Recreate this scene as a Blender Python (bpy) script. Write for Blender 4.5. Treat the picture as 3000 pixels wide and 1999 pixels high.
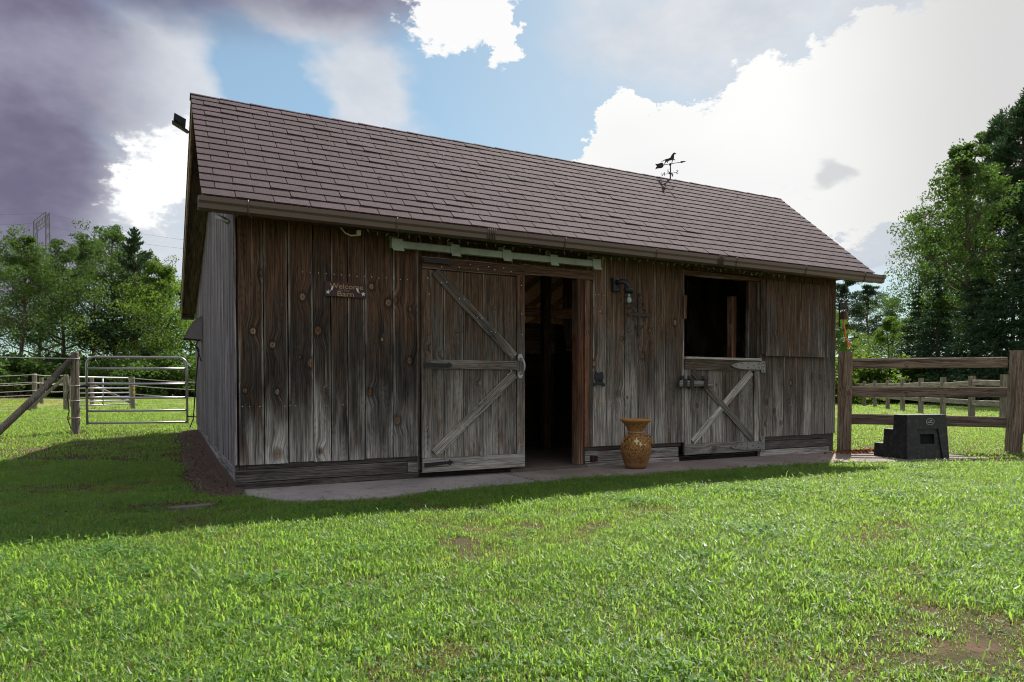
import bpy, math, random
import numpy as np
from mathutils import Vector, Matrix, Euler

random.seed(7); RNG = np.random.default_rng(7)
sc = bpy.context.scene
for o in list(bpy.data.objects): bpy.data.objects.remove(o)
COL = sc.collection
PI = math.pi

# ------------------------------------------------------------------ camera
YAW, PITCH, ROLL = 0.4781, -0.0205, -0.0011
fw = Vector((math.sin(YAW), math.cos(YAW), 0)); rt = Vector((math.cos(YAW), -math.sin(YAW), 0)); up = Vector((0, 0, 1))
f2 = fw*math.cos(PITCH) + up*math.sin(PITCH); u2 = -fw*math.sin(PITCH) + up*math.cos(PITCH)
r3 = rt*math.cos(ROLL) + u2*math.sin(ROLL); u3 = u2*math.cos(ROLL) - rt*math.sin(ROLL)
cam_d = bpy.data.cameras.new('camera'); cam = bpy.data.objects.new('camera', cam_d); COL.objects.link(cam)
cam_d.sensor_width = 36; cam_d.lens = 24.02; cam_d.shift_y = 0.0592; cam_d.clip_start = 0.05; cam_d.clip_end = 3000
M = Matrix.Identity(4)
for i, v in enumerate((r3, u3, -f2)):
    for j in range(3): M[j][i] = v[j]
M.translation = Vector((-0.7154, -7.4818, 1.05))
cam.matrix_world = M
sc.camera = cam

# ------------------------------------------------------------------ light and exposure
SUN = Vector((0.70, 0.505, 1.0)).normalized()           # towards the sun: behind the barn, over its right end
SUN_EL = math.asin(SUN.z); SUN_AZ = math.atan2(SUN.x, SUN.y)
sun_d = bpy.data.lights.new('sun', 'SUN'); sun_d.energy = 5.0; sun_d.angle = math.radians(0.6); sun_d.color = (1.0, 0.95, 0.86)
sun = bpy.data.objects.new('sun', sun_d); COL.objects.link(sun)
sun.rotation_euler = (-SUN).to_track_quat('-Z', 'Y').to_euler(); sun.location = (20, 15, 30)
sc.view_settings.view_transform = 'Standard'; sc.view_settings.look = 'None'
sc.view_settings.exposure = 0.7; sc.view_settings.gamma = 1.0; sc.view_settings.use_curve_mapping = False
sc.render.engine = 'CYCLES'
sc.cycles.max_bounces = 5; sc.cycles.diffuse_bounces = 3; sc.cycles.glossy_bounces = 2; sc.cycles.transmission_bounces = 4
sc.cycles.transparent_max_bounces = 8; sc.cycles.sample_clamp_indirect = 3; sc.cycles.caustics_reflective = False; sc.cycles.caustics_refractive = False
sc.cycles.use_denoising = True; sc.cycles.filter_width = 1.1; sc.cycles.use_adaptive_sampling = True; sc.cycles.adaptive_threshold = 0.015

# ------------------------------------------------------------------ node helpers
class T:
    def __init__(s, tree): s.t = tree; s.N = tree.nodes; s.L = tree.links
    def n(s, typ, ins=None, **kw):
        nd = s.N.new(typ)
        for k, v in kw.items(): setattr(nd, k, v)
        for k, v in (ins or {}).items(): s.put(nd.inputs[k], v)
        return nd
    def put(s, sock, v):
        if isinstance(v, bpy.types.NodeSocket): s.L.new(v, sock)
        elif v is not None:
            if isinstance(v, (tuple, list)) and sock.type == 'RGBA' and len(v) == 3: v = (*v, 1)
            sock.default_value = v
    def m(s, op, a, b=None, c=None, clamp=False):
        nd = s.N.new('ShaderNodeMath'); nd.operation = op; nd.use_clamp = clamp
        for i, v in enumerate((a, b, c)): s.put(nd.inputs[i], v)
        return nd.outputs[0]
    def v(s, op, a, b=None, scale=None):
        nd = s.N.new('ShaderNodeVectorMath'); nd.operation = op
        s.put(nd.inputs[0], a)
        if b is not None: s.put(nd.inputs[1], b)
        if scale is not None: s.put(nd.inputs[3], scale)
        return nd.outputs[1] if op in ('LENGTH', 'DISTANCE', 'DOT_PRODUCT') else nd.outputs[0]
    def ss(s, x, a, b, lo=0.0, hi=1.0, typ='SMOOTHSTEP'):
        nd = s.N.new('ShaderNodeMapRange'); nd.interpolation_type = typ
        for i, v in enumerate((x, a, b, lo, hi)): s.put(nd.inputs[i], v)
        return nd.outputs[0]
    def mix(s, f, a, b, blend='MIX'):
        nd = s.N.new('ShaderNodeMix'); nd.data_type = 'RGBA'; nd.blend_type = blend
        s.put(nd.inputs[0], f); s.put(nd.inputs[6], a); s.put(nd.inputs[7], b)
        return nd.outputs[2]
    def noise(s, vec, scale=1.0, detail=3.0, rough=0.55, dist=0.0, col=False):
        nd = s.n('ShaderNodeTexNoise', {'Scale': scale, 'Detail': detail, 'Roughness': rough, 'Distortion': dist})
        if vec is not None: s.L.new(vec, nd.inputs['Vector'])
        return nd.outputs[1 if col else 0]
    def sep(s, vec):
        nd = s.n('ShaderNodeSeparateXYZ'); s.L.new(vec, nd.inputs[0]); return nd.outputs
    def comb(s, x=0.0, y=0.0, z=0.0):
        return s.n('ShaderNodeCombineXYZ', {0: x, 1: y, 2: z}).outputs[0]
    def mul(s, vec, xyz): return s.v('MULTIPLY', vec, xyz)

def new_mat(name):
    mt = bpy.data.materials.new(name); mt.use_nodes = True
    t = T(mt.node_tree); t.N.clear()
    t.out = t.n('ShaderNodeOutputMaterial')
    return mt, t
def finish(t, col, rough=0.8, bump=None, bump_d=0.003, metal=0.0, spec=0.3, **extra):
    b = t.n('ShaderNodeBsdfPrincipled', {'Base Color': col, 'Roughness': rough, 'Metallic': metal, 'Specular IOR Level': spec, **extra})
    if bump is not None:
        bn = t.n('ShaderNodeBump', {'Strength': 0.8, 'Distance': bump_d, 'Height': bump}); t.L.new(bn.outputs[0], b.inputs['Normal'])
    t.L.new(b.outputs[0], t.out.inputs[0]); return b

# ------------------------------------------------------------------ world: blue sky with broken clouds
w = bpy.data.worlds.new('World'); sc.world = w; w.use_nodes = True
t = T(w.node_tree); t.N.clear()
dirv = t.n('ShaderNodeTexCoord').outputs['Generated']
dx, dy, dz = t.sep(dirv)
AZ = t.m('MULTIPLY', t.m('ARCTAN2', dx, dy), 180/PI); EL = t.m('MULTIPLY', t.m('ARCSINE', dz), 180/PI)
AE = t.comb(AZ, EL, 0)
sky = t.n('ShaderNodeTexSky'); sky.sky_type = 'NISHITA'; sky.sun_disc = False
sky.sun_elevation = SUN_EL; sky.sun_rotation = SUN_AZ; sky.altitude = 200; sky.air_density = 1.0; sky.dust_density = 0.6; sky.ozone_density = 2.0
# cloud domain: the sky direction itself, flattened so that clouds lie in layers
pl = t.mul(dirv, (1.0, 1.0, 1.7))
n1 = t.noise(pl, 4.5, 5, 0.58); n2 = t.noise(t.v('ADD', pl, (7.3, 2.1, 0)), 11.0, 4, 0.62); n3 = t.noise(t.v('ADD', pl, (1.3, 9.1, 0)), 2.6, 3, 0.5)
wob = t.v('MULTIPLY', t.v('SUBTRACT', t.noise(pl, 6.0, 4, 0.6, col=True), (0.5, 0.5, 0.5)), (15, 10, 0))
fine = t.v('MULTIPLY', t.v('SUBTRACT', t.noise(pl, 26.0, 4, 0.68, col=True), (0.5, 0.5, 0.5)), (6.5, 5.0, 0))
AW = t.v('ADD', AE, wob); AD = t.v('ADD', AE, t.v('SCALE', wob, scale=0.32)); AF = t.v('ADD', t.v('ADD', AE, t.v('SCALE', wob, scale=0.45)), fine)
def blob(vec, a, e, sa, se, amp=1.0):
    l = t.v('LENGTH', t.mul(t.v('SUBTRACT', vec, (a, e, 0)), (1/sa, 1/se, 0)))
    return t.m('MULTIPLY', t.ss(l, 0.0, 1.0, 1.0, 0.0), amp)
def blobs(vec, lst):
    s_ = None
    for b_ in lst:
        x = blob(vec, *b_); s_ = x if s_ is None else t.m('MAXIMUM', s_, x)
    return s_
# thin pale cloud veil with a blue gap in it
veil = blobs(AW, [(0, 21, 12, 9), (14.5, 23, 7.5, 8), (11, 29, 12, 6), (-3, 12, 12, 9), (44, 28, 17, 9), (58, 27, 14, 8), (55, 11, 16, 6, .8), (50, 15, 9, 3.5, .7), (36, 27, 10, 6, .7)])
gap = blobs(AD, [(6.3, 22.8, 5.2, 4.4), (9.5, 20.8, 5.5, 3.2, .9)])
veil = t.m('SUBTRACT', veil, t.m('MULTIPLY', gap, 1.3))
veil = t.ss(t.m('ADD', veil, t.m('MULTIPLY', t.m('SUBTRACT', n1, 0.5), 0.6)), 0.0, 0.78)
# sunlit white heads with crisp edges
whit2 = blobs(AF, [(22.6, 29.0, 6.2, 5.0), (26.4, 27.6, 2.6, 4.8, .9)])
whit2 = t.ss(t.m('ADD', whit2, t.m('MULTIPLY', t.m('SUBTRACT', n2, 0.5), 0.75)), 0.16, 0.34)
white = blobs(AF, [(36.6, 19.6, 4.2, 4.6), (41.5, 18.4, 6.5, 5), (48, 19, 8.5, 7), (50, 14, 14, 7.5), (56, 20, 10, 8.5), (62, 18, 11, 13), (72, 20, 14, 16), (36, 15.5, 8, 5)])
white = t.ss(t.m('ADD', white, t.m('MULTIPLY', t.m('SUBTRACT', n2, 0.5), 0.22)), 0.16, 0.25)
soft = t.ss(t.m('ADD', blobs(AF, [(-0.2, 15.0, 4.2, 4.8), (1.4, 16.4, 4.0, 4.4)]), t.m('MULTIPLY', t.m('SUBTRACT', n2, 0.5), 0.5)), 0.10, 0.48)
# heavy shaded cloud
dark = blobs(AD, [(-12, 22, 19, 19), (-13, 11, 16, 14), (-2, 32, 27, 12), (-8, 15, 9, 12, .95), (13, 32.5, 17, 9.5, .95), (4, 30, 14, 6, .8), (-26, 30, 26, 18)])
dark = t.ss(t.m('ADD', dark, t.m('MULTIPLY', t.m('SUBTRACT', n3, 0.5), 0.35)), 0.08, 0.70)
# the unseen rest of the sky: broken cloud added to soften and whiten skylight
infr = t.m('MULTIPLY', t.ss(t.m('ABSOLUTE', t.m('SUBTRACT', AZ, 27.0)), 44, 60), 1.0)
over = t.ss(EL, 33, 44)
rest = t.m('MULTIPLY', t.m('MAXIMUM', infr, over), t.ss(n1, 0.38, 0.54))
SK = 10.0
blue = t.mix(t.ss(AZ, 12, 44, 0.22, 0.62), t.mix(1.0, sky.outputs[0], (0.66, 0.86, 0.80, 1), 'MULTIPLY'), (0.42*SK, 0.44*SK, 0.46*SK))
veilc = t.mix(n2, (0.33*SK, 0.36*SK, 0.40*SK), (0.54*SK, 0.54*SK, 0.56*SK))
c = t.mix(t.m('MULTIPLY', veil, 0.92), blue, veilc)
c = t.mix(t.m('MULTIPLY', rest, 0.95), c, (0.44*SK, 0.43*SK, 0.43*SK))
darkc = t.mix(t.ss(n1, 0.35, 0.7), (0.105*SK, 0.097*SK, 0.150*SK), (0.215*SK, 0.21*SK, 0.275*SK))
c = t.mix(dark, c, darkc)
c = t.mix(soft, c, (0.64*SK, 0.64*SK, 0.64*SK))
puff = t.mix(t.ss(AZ, 48, 64), (0.62*SK, 0.62*SK, 0.61*SK), (0.44*SK, 0.44*SK, 0.43*SK))
c = t.mix(whit2, c, (0.60*SK, 0.60*SK, 0.60*SK))
c = t.mix(white, c, t.mix(t.ss(n3, 0.30, 0.70, 0.28, 0.0), puff, (0.40*SK, 0.41*SK, 0.43*SK)))
greyc = t.ss(blobs(AW, [(50.3, 14.8, 2.6, 1.9)]), 0.08, 0.8)
c = t.mix(t.m('MULTIPLY', greyc, 0.75), c, (0.37*SK, 0.38*SK, 0.39*SK))
bank = t.ss(t.m('ADD', blobs(AF, [(57, 10.5, 5.5, 3.2), (62, 11, 7, 4.0), (53.5, 9.5, 4, 2.2)]), t.m('MULTIPLY', t.m('SUBTRACT', n2, .5), .3)), 0.15, 0.5)
c = t.mix(t.m('MULTIPLY', bank, 0.8), c, (0.36*SK, 0.39*SK, 0.44*SK))
bg = t.n('ShaderNodeBackground', {'Strength': 0.1}); t.L.new(c, bg.inputs[0])
w.cycles.sampling_method = 'MANUAL'; w.cycles.sample_map_resolution = 256
wo = t.n('ShaderNodeOutputWorld'); t.L.new(bg.outputs[0], wo.inputs[0])

# ------------------------------------------------------------------ mesh helpers
WM = {}
def wm(o): return WM.get(o.name, Matrix.Identity(4))
def attach(o, parent):
    if parent is not None:
        o.parent = parent; o.matrix_parent_inverse = wm(parent).inverted()
def thing(name, label, cat, loc=(0, 0, 0), group=None):
    o = bpy.data.objects.new(name, None); COL.objects.link(o); o.location = loc
    o.empty_display_size = 0.1
    WM[o.name] = Matrix.Translation(Vector(loc))
    return tag(o, label, cat, group)
def tag(o, label=None, cat=None, group=None, kind=None):
    for k, v in (('label', label), ('category', cat), ('group', group), ('kind', kind)):
        if v: o[k] = v
    return o
def obj(name, me, mat=None, parent=None, mw=None, smooth=False):
    o = bpy.data.objects.new(name, me); COL.objects.link(o)
    if mat is not None and not me.materials: me.materials.append(mat)
    if mw is not None: o.matrix_world = mw; WM[o.name] = mw.copy()
    else: WM[o.name] = Matrix.Identity(4)
    if smooth: me.polygons.foreach_set('use_smooth', [True]*len(me.polygons))
    if parent is not None:
        b_ = mw if mw is not None else Matrix.Identity(4)
        attach(o, parent); o.matrix_basis = b_
    return o
class MB:
    def __init__(s): s.v = []; s.f = []; s.mi = []; s.cur = 0
    def add(s, vs, fs):
        o = len(s.v); s.v += [tuple(p) for p in vs]; s.f += [tuple(i+o for i in f_) for f_ in fs]; s.mi += [s.cur]*len(fs); return s
    def box(s, a, b):
        (x0, y0, z0), (x1, y1, z1) = a, b
        return s.add([(x0,y0,z0),(x1,y0,z0),(x1,y1,z0),(x0,y1,z0),(x0,y0,z1),(x1,y0,z1),(x1,y1,z1),(x0,y1,z1)],
                     [(0,3,2,1),(4,5,6,7),(0,1,5,4),(1,2,6,5),(2,3,7,6),(3,0,4,7)])
    def hexa(s, v8):
        return s.add(v8, [(0,3,2,1),(4,5,6,7),(0,1,5,4),(1,2,6,5),(2,3,7,6),(3,0,4,7)])
    def tube(s, pts, r, n=8, cap=True):
        pts = [Vector(p) for p in pts]; rs = r if isinstance(r, (list, tuple)) else [r]*len(pts)
        vs = []; fs = []; prev = None
        for i, p in enumerate(pts):
            d = (pts[min(i+1, len(pts)-1)] - pts[max(i-1, 0)]); d = d.normalized() if d.length > 1e-9 else Vector((0, 0, 1))
            if prev is None:
                a = d.orthogonal().normalized()
            else:
                a = (prev - d*prev.dot(d)); a = a.normalized() if a.length > 1e-6 else d.orthogonal().normalized()
            prev = a; b = d.cross(a)
            for k in range(n):
                th = 2*PI*k/n; vs.append(p + (a*math.cos(th) + b*math.sin(th))*rs[i])
        for i in range(len(pts)-1):
            for k in range(n):
                k2 = (k+1) % n; fs.append((i*n+k, i*n+k2, (i+1)*n+k2, (i+1)*n+k))
        if cap: fs.append(tuple(range(n-1, -1, -1))); fs.append(tuple((len(pts)-1)*n+k for k in range(n)))
        return s.add(vs, fs)
    def lathe(s, prof, n=32, c=(0, 0, 0)):
        vs = []; fs = []
        for r, z in prof:
            for k in range(n):
                th = 2*PI*k/n; vs.append((c[0]+r*math.cos(th), c[1]+r*math.sin(th), c[2]+z))
        for i in range(len(prof)-1):
            for k in range(n):
                k2 = (k+1) % n; fs.append((i*n+k, i*n+k2, (i+1)*n+k2, (i+1)*n+k))
        fs.append(tuple(range(n-1, -1, -1))); fs.append(tuple((len(prof)-1)*n+k for k in range(n)))
        return s.add(vs, fs)
    def prism(s, poly, to3, t0, t1):
        """outline poly [(a,b)] in a plane, to3(a,b,depth)->xyz, from depth t0 to t1"""
        n = len(poly); vs = [to3(a, b, t0) for a, b in poly] + [to3(a, b, t1) for a, b in poly]
        fs = [tuple(range(n)), tuple(range(2*n-1, n-1, -1))] + [(i, i+n, (i+1) % n + n, (i+1) % n) for i in range(n)]
        return s.add(vs, fs)
    def torus(s, c, R, r, ax, n=24, k=8, a0=0, a1=2*PI):
        ax = Vector(ax).normalized(); e1 = ax.orthogonal().normalized(); e2 = ax.cross(e1)
        full = abs(a1-a0-2*PI) < 1e-6
        pts = [Vector(c)+(e1*math.cos(a0+(a1-a0)*i/n)+e2*math.sin(a0+(a1-a0)*i/n))*R for i in range(n+1)]
        return s.tube(pts, r, k, cap=not full)
    def mesh(s, name):
        me = bpy.data.meshes.new(name); me.from_pydata(s.v, [], s.f)
        if any(s.mi): me.polygons.foreach_set('material_index', s.mi)
        me.update(); return me
    def build(s, name, mat, parent=None, mw=None, smooth=False):
        me = s.mesh(name)
        if isinstance(mat, (list, tuple)):
            for q in mat: me.materials.append(q)
            return obj(name, me, None, parent, mw, smooth)
        return obj(name, me, mat, parent, mw, smooth)
def frame_mat(p0, zax, yax):
    z = Vector(zax).normalized(); y = Vector(yax); y = (y - z*y.dot(z)).normalized(); x = y.cross(z)
    m_ = Matrix.Identity(4)
    for i, v in enumerate((x, y, z)):
        for j in range(3): m_[j][i] = v[j]
    m_.translation = Vector(p0); return m_
def plank(name, parent, p0, p1, wd, th, normal, mat, tone=(0, 1, 1), knots=(), c=0.004, jit=0.002, dtop=(0, 0), dbot=(0, 0)):
    """a sawn board: local z runs along it, local -y is its face"""
    p0 = Vector(p0); p1 = Vector(p1); L = (p1-p0).length; h = wd/2
    prof = [(-h, th), (h, th), (h, c), (h-c, 0), (-h+c, 0), (-h, c)]
    vs = []
    for e, z in ((0, 0.0), (1, L)):
        jx = random.uniform(-jit, jit); jy = random.uniform(-jit, jit)
        for x, y in prof:
            d = (dtop if e else dbot); zz = z + d[0]*(0.5-x/wd) + d[1]*(0.5+x/wd)
            vs.append((x+jx, y+jy, zz))
    fs = [(5, 4, 3, 2, 1, 0), (6, 7, 8, 9, 10, 11)] + [(i, (i+1) % 6, (i+1) % 6+6, i+6) for i in range(6)]
    me = bpy.data.meshes.new(name); me.from_pydata(vs, [], fs); me.update()
    o = obj(name, me, mat, parent, frame_mat(p0, p1-p0, -Vector(normal)))
    o['tone'] = [float(q) for q in tone]; o['hw'] = float(wd/2)
    for i, k in enumerate(list(knots)[:4]): o['k%d' % (i+1)] = [float(q) for q in k]
    return o
def text_mesh(s_, size, depth=0.002, xs=1.0):
    cu = bpy.data.curves.new('lettering', 'FONT'); cu.body = s_; cu.size = size; cu.extrude = depth; cu.align_x = 'CENTER'; cu.align_y = 'CENTER'; cu.resolution_u = 4
    to = bpy.data.objects.new('lettering', cu); COL.objects.link(to)
    dg = bpy.context.evaluated_depsgraph_get(); me = bpy.data.meshes.new_from_object(to.evaluated_get(dg))
    bpy.data.objects.remove(to); me.transform(Matrix.Diagonal((xs, 1, 1, 1))); return me
def smooth01(x): x = np.clip(x, 0, 1); return x*x*(3-2*x)
def gz(x, y):
    """height of the ground: level by the barn, rising gently towards the back on the gate side"""
    x = np.asarray(x, float); y = np.asarray(y, float)
    return (1-smooth01((x-3)/6))*(0.15*smooth01((y-1)/7)+0.005*np.maximum(0, y-8))
# ------------------------------------------------------------------ materials
def wood(name, black, brown, grey, z_br=(1.35, 2.3), z_gr=(0.2, 1.25), knots=True, streak=(0.30, 0.20, 0.13), grain=1.0, world_z=True, rust=0.0, coarse=0.0):
    mt, t = new_mat(name)
    tc = t.n('ShaderNodeTexCoord').outputs['Object']; rnd = t.n('ShaderNodeObjectInfo').outputs['Random']
    x, y, z = t.sep(tc)
    off = t.comb(t.m('MULTIPLY', rnd, 37.0), t.m('MULTIPLY', rnd, 11.0), t.m('MULTIPLY', rnd, 53.0))
    att = t.n('ShaderNodeAttribute', attribute_type='OBJECT', attribute_name='tone').outputs['Vector']
    ta, tb, tcn = t.sep(att)
    if knots:
        dm = None
        for i in range(1, 5):
            kx, kz, kr = t.sep(t.n('ShaderNodeAttribute', attribute_type='OBJECT', attribute_name='k%d' % i).outputs['Vector'])
            r = t.m('MAXIMUM', t.m('MULTIPLY', kr, 0.76), 0.0002)
            a = t.m('DIVIDE', t.m('SUBTRACT', x, kx), r); b = t.m('DIVIDE', t.m('SUBTRACT', z, kz), t.m('MULTIPLY', r, 1.3))
            d = t.m('SQRT', t.m('ADD', t.m('MULTIPLY', a, a), t.m('MULTIPLY', b, b)))
            dm = d if dm is None else t.m('MINIMUM', dm, d)
        dm = t.m('ADD', dm, t.m('MULTIPLY', t.m('SUBTRACT', t.noise(tc, 30, 2), 0.5), 0.5))
        near = t.ss(dm, 0.8, 5.0, 1.0, 0.0)
        xd = t.m('ADD', x, t.m('MULTIPLY', near, 0.035))
    else:
        xd = x; near = None
    base = t.v('ADD', t.comb(xd, y, z), off)
    g1 = t.noise(t.mul(base, (95, 60, 2.2)), 1.0, 4, 0.6)
    g2n = t.noise(t.mul(base, (7.0, 3, 0.75)), 1.0, 2, 0.5)
    g2 = t.m('ABSOLUTE', t.m('SINE', t.m('MULTIPLY', g2n, 75.0)))
    g3 = t.noise(t.mul(base, (26, 20, 0.55)), 1.0, 3, 0.6)
    big = t.noise(t.mul(base, (4.5, 3, 0.85)), 1.0, 3, 0.55)
    wz = t.sep(t.n('ShaderNodeNewGeometry').outputs['Position'])[2] if world_z else z
    zz = t.m('ADD', t.m('ADD', wz, t.m('MULTIPLY', t.m('SUBTRACT', big, 0.5), 2.3)), t.m('ADD', ta, t.m('MULTIPLY', t.m('SUBTRACT', rnd, 0.5), 0.7)))
    br = t.ss(zz, *z_br); gr = t.m('MULTIPLY', t.ss(zz, z_gr[0], z_gr[1], 1.0, 0.0), tb)
    col = t.mix(br, black, brown); col = t.mix(gr, col, grey)
    st = t.m('MULTIPLY', t.ss(g3, 0.56, 0.74), t.ss(big, 0.35, 0.75, 0.15, 0.75))
    col = t.mix(st, col, streak)
    dk = t.ss(t.noise(t.mul(base, (15, 12, 0.9)), 1.0, 3, 0.6), 0.52, 0.70)
    col = t.mix(t.m('MULTIPLY', dk, 0.6), col, (0.018, 0.016, 0.016))
    hw = t.n('ShaderNodeAttribute', attribute_type='OBJECT', attribute_name='hw').outputs['Fac']
    edge = t.m('DIVIDE', t.m('ABSOLUTE', x), t.m('MAXIMUM', hw, 0.004))
    ew = t.m('MULTIPLY', t.ss(edge, 0.80, 0.99), t.ss(t.noise(t.mul(base, (2, 2, 1.1)), 1.0, 2, 0.5), 0.42, 0.62, 0.0, 0.55))
    col = t.mix(ew, col, grey)
    if rust:
        ru = t.m('MULTIPLY', t.ss(t.noise(t.mul(base, (9, 5, 2.4)), 1.0, 3, 0.6), 0.57, 0.72), rust); col = t.mix(ru, col, (0.17, 0.072, 0.030))
    gm = t.m('ADD', t.ss(g1, 0.30, 0.70, 1.0-0.55*grain, 1.0+0.55*grain), t.m('MULTIPLY', t.m('SUBTRACT', g2, 0.62), 0.34*grain))
    if coarse: gm = t.m('MULTIPLY', gm, t.ss(t.noise(t.mul(base, (17, 9, 0.35)), 1.0, 3, 0.65), 0.36, 0.64, 1.0-coarse, 1.0+coarse*0.6))
    gm = t.m('MULTIPLY', gm, t.ss(t.noise(t.mul(base, (210, 90, 3.5)), 1.0, 2, 0.6), 0.3, 0.7, 0.78, 1.22))
    if knots:
        ring = t.m('ABSOLUTE', t.m('SINE', t.m('MULTIPLY', dm, 9.0)))
        halo = t.ss(dm, 1.0, 2.4, 0.55, 0.0)
        col = t.mix(halo, col, (0.012, 0.010, 0.010))
        kc = t.mix(t.m('MULTIPLY', ring, 0.55), t.mix(t.ss(t.noise(t.v('ADD', tc, off), 2.2, 0), 0.38, 0.62), (0.17, 0.092, 0.055), (0.33, 0.235, 0.16)), (0.07, 0.03, 0.016))
        kc = t.mix(t.ss(dm, 0.1, 0.3, 0.8, 0.0), kc, (0.04, 0.02, 0.012))
        col = t.mix(t.ss(dm, 0.84, 1.02, 1.0, 0.0), col, kc)
    sc_ = t.m('MULTIPLY', gm, tcn)
    col = t.mix(1.0, col, t.comb(sc_, sc_, sc_), 'MULTIPLY')
    finish(t, col, 0.88, t.m('ADD', g1, t.m('MULTIPLY', g2, 0.35)), 0.004, spec=0.15)
    return mt
M_FRONT = wood('weathered_front_boards', (0.046, 0.038, 0.035), (0.096, 0.054, 0.038), (0.44, 0.41, 0.39), rust=0.25, streak=(0.27, 0.18, 0.12), grain=1.0)
M_GREY = wood('silvered_boards', (0.118, 0.098, 0.089), (0.130, 0.078, 0.052), (0.42, 0.385, 0.36), z_br=(1.5, 2.5), z_gr=(0.2, 1.6), streak=(0.29, 0.215, 0.16), rust=0.55, grain=1.0)
M_GABLE = wood('silver_gable_boards', (0.185, 0.162, 0.182), (0.235, 0.207, 0.235), (0.225, 0.198, 0.205), z_br=(0.5, 2.5), z_gr=(0.0, 0.8), knots=False, streak=(0.34, 0.30, 0.325), grain=1.1, coarse=0.55)
M_FENCE = wood('fence_timber', (0.145, 0.108, 0.085), (0.20, 0.148, 0.112), (0.23, 0.19, 0.16), z_br=(0.4, 1.3), z_gr=(0.0, 0.5), streak=(0.30, 0.225, 0.165), grain=1.2)
M_OLDFENCE = wood('old_grey_timber', (0.15, 0.13, 0.12), (0.20, 0.165, 0.14), (0.20, 0.18, 0.16), z_br=(0.6, 1.4), z_gr=(0.0, 0.5), knots=False, streak=(0.26, 0.22, 0.18))
M_RED = wood('new_red_timber', (0.15, 0.066, 0.038), (0.105, 0.052, 0.036), (0.27, 0.19, 0.14), z_br=(1.5, 2.4), z_gr=(0.0, 1.1), streak=(0.32, 0.15, 0.07))
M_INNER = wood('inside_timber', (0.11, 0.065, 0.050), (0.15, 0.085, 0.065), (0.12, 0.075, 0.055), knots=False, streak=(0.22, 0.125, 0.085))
M_PLY = wood('roof_sheathing', (0.38, 0.21, 0.155), (0.46, 0.26, 0.20), (0.42, 0.25, 0.19), knots=False, streak=(0.52, 0.3, 0.22))
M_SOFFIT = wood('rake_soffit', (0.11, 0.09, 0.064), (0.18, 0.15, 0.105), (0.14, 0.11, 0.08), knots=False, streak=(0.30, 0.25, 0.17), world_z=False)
M_RAKE = wood('rake_trim', (0.28, 0.25, 0.16), (0.34, 0.31, 0.21), (0.29, 0.26, 0.18), knots=False, streak=(0.46, 0.42, 0.3), world_z=False)

def simple(name, col, rough=0.6, metal=0.0, nscale=30, namt=0.25, bump=0.0, spec=0.4, dirt=None):
    mt, t = new_mat(name); tc = t.n('ShaderNodeTexCoord').outputs['Object']
    nz = t.noise(tc, nscale, 4, 0.6); f_ = t.m('ADD', t.m('MULTIPLY', nz, 2*namt), 1-namt)
    cc = t.mix(1.0, col, t.comb(f_, f_, f_), 'MULTIPLY')
    if dirt is not None: cc = t.mix(t.ss(t.noise(tc, nscale*0.35, 4, 0.65), 0.48, 0.68), cc, dirt)
    finish(t, cc, t.m('ADD', rough, t.m('MULTIPLY', t.m('SUBTRACT', nz, 0.5), 0.25)), nz if bump else None, bump or 0.001, metal, spec); return mt
M_GUTTER = simple('brown_gutter_enamel', (0.125, 0.088, 0.076), 0.42, 0, 14, 0.12)
M_TRACK = simple('galvanised_track_greened', (0.27, 0.31, 0.245), 0.5, 0.2, 9, 0.2, dirt=(0.20, 0.225, 0.175))
M_IRON = simple('black_iron', (0.020, 0.020, 0.024), 0.55, 0.3, 60, 0.3)
M_RUST = simple('rusted_zinc', (0.27, 0.26, 0.25), 0.6, 0.5, 22, 0.3, dirt=(0.10, 0.055, 0.03))
M_ZINC = simple('zinc', (0.36, 0.36, 0.40), 0.45, 0.7, 30, 0.2)
M_GATE = simple('galvanised_gate_tube', (0.32, 0.31, 0.36), 0.38, 0.75, 20, 0.2)
M_NAIL = simple('nail_heads', (0.45, 0.45, 0.47), 0.4, 0.7, 30, 0.2)
M_PLASTIC = simple('black_plastic', (0.020, 0.021, 0.024), 0.5, 0, 45, 0.2, 0.0008, 0.35, dirt=(0.055, 0.052, 0.052))
M_WHITE = simple('white_paint', (0.72, 0.73, 0.70), 0.6, 0, 30, 0.1)
M_TAN = simple('tan_lettering', (0.42, 0.26, 0.13), 0.7, 0, 60, 0.2)
M_SIGN = simple('maroon_sign_paint', (0.055, 0.026, 0.030), 0.7, 0, 40, 0.2)
M_DIM = simple('faded_lettering', (0.30, 0.24, 0.27), 0.7, 0, 60, 0.2)
M_CROSS = simple('rusty_cross_iron', (0.055, 0.043, 0.042), 0.75, 0.2, 50, 0.35)
M_CORD = simple('green_light_cord', (0.04, 0.12, 0.085), 0.6, 0, 50, 0.2)
M_BULBG = simple('tiny_bulb', (0.42, 0.52, 0.46), 0.25, 0, 50, 0.2)
M_ROPE = simple('white_fence_rope', (0.62, 0.58, 0.58), 0.8, 0, 60, 0.15)
M_ORANGE = simple('orange_rope', (0.85, 0.25, 0.07), 0.8, 0, 90, 0.3)
M_HOOD = simple('grey_vent_metal', (0.23, 0.205, 0.215), 0.6, 0.2, 18, 0.2)
M_LAMPB = simple('lamp_black', (0.035, 0.035, 0.040), 0.45, 0.3, 40, 0.2)
M_YEL = simple('yellow_insulator', (0.7, 0.45, 0.03), 0.5, 0, 40, 0.1)
M_BRASS = simple('aged_bell', (0.09, 0.045, 0.03), 0.5, 0.5, 40, 0.3)
M_STEEL = simple('tower_steel', (0.16, 0.15, 0.18), 0.6, 0.3, 5, 0.1)
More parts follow.
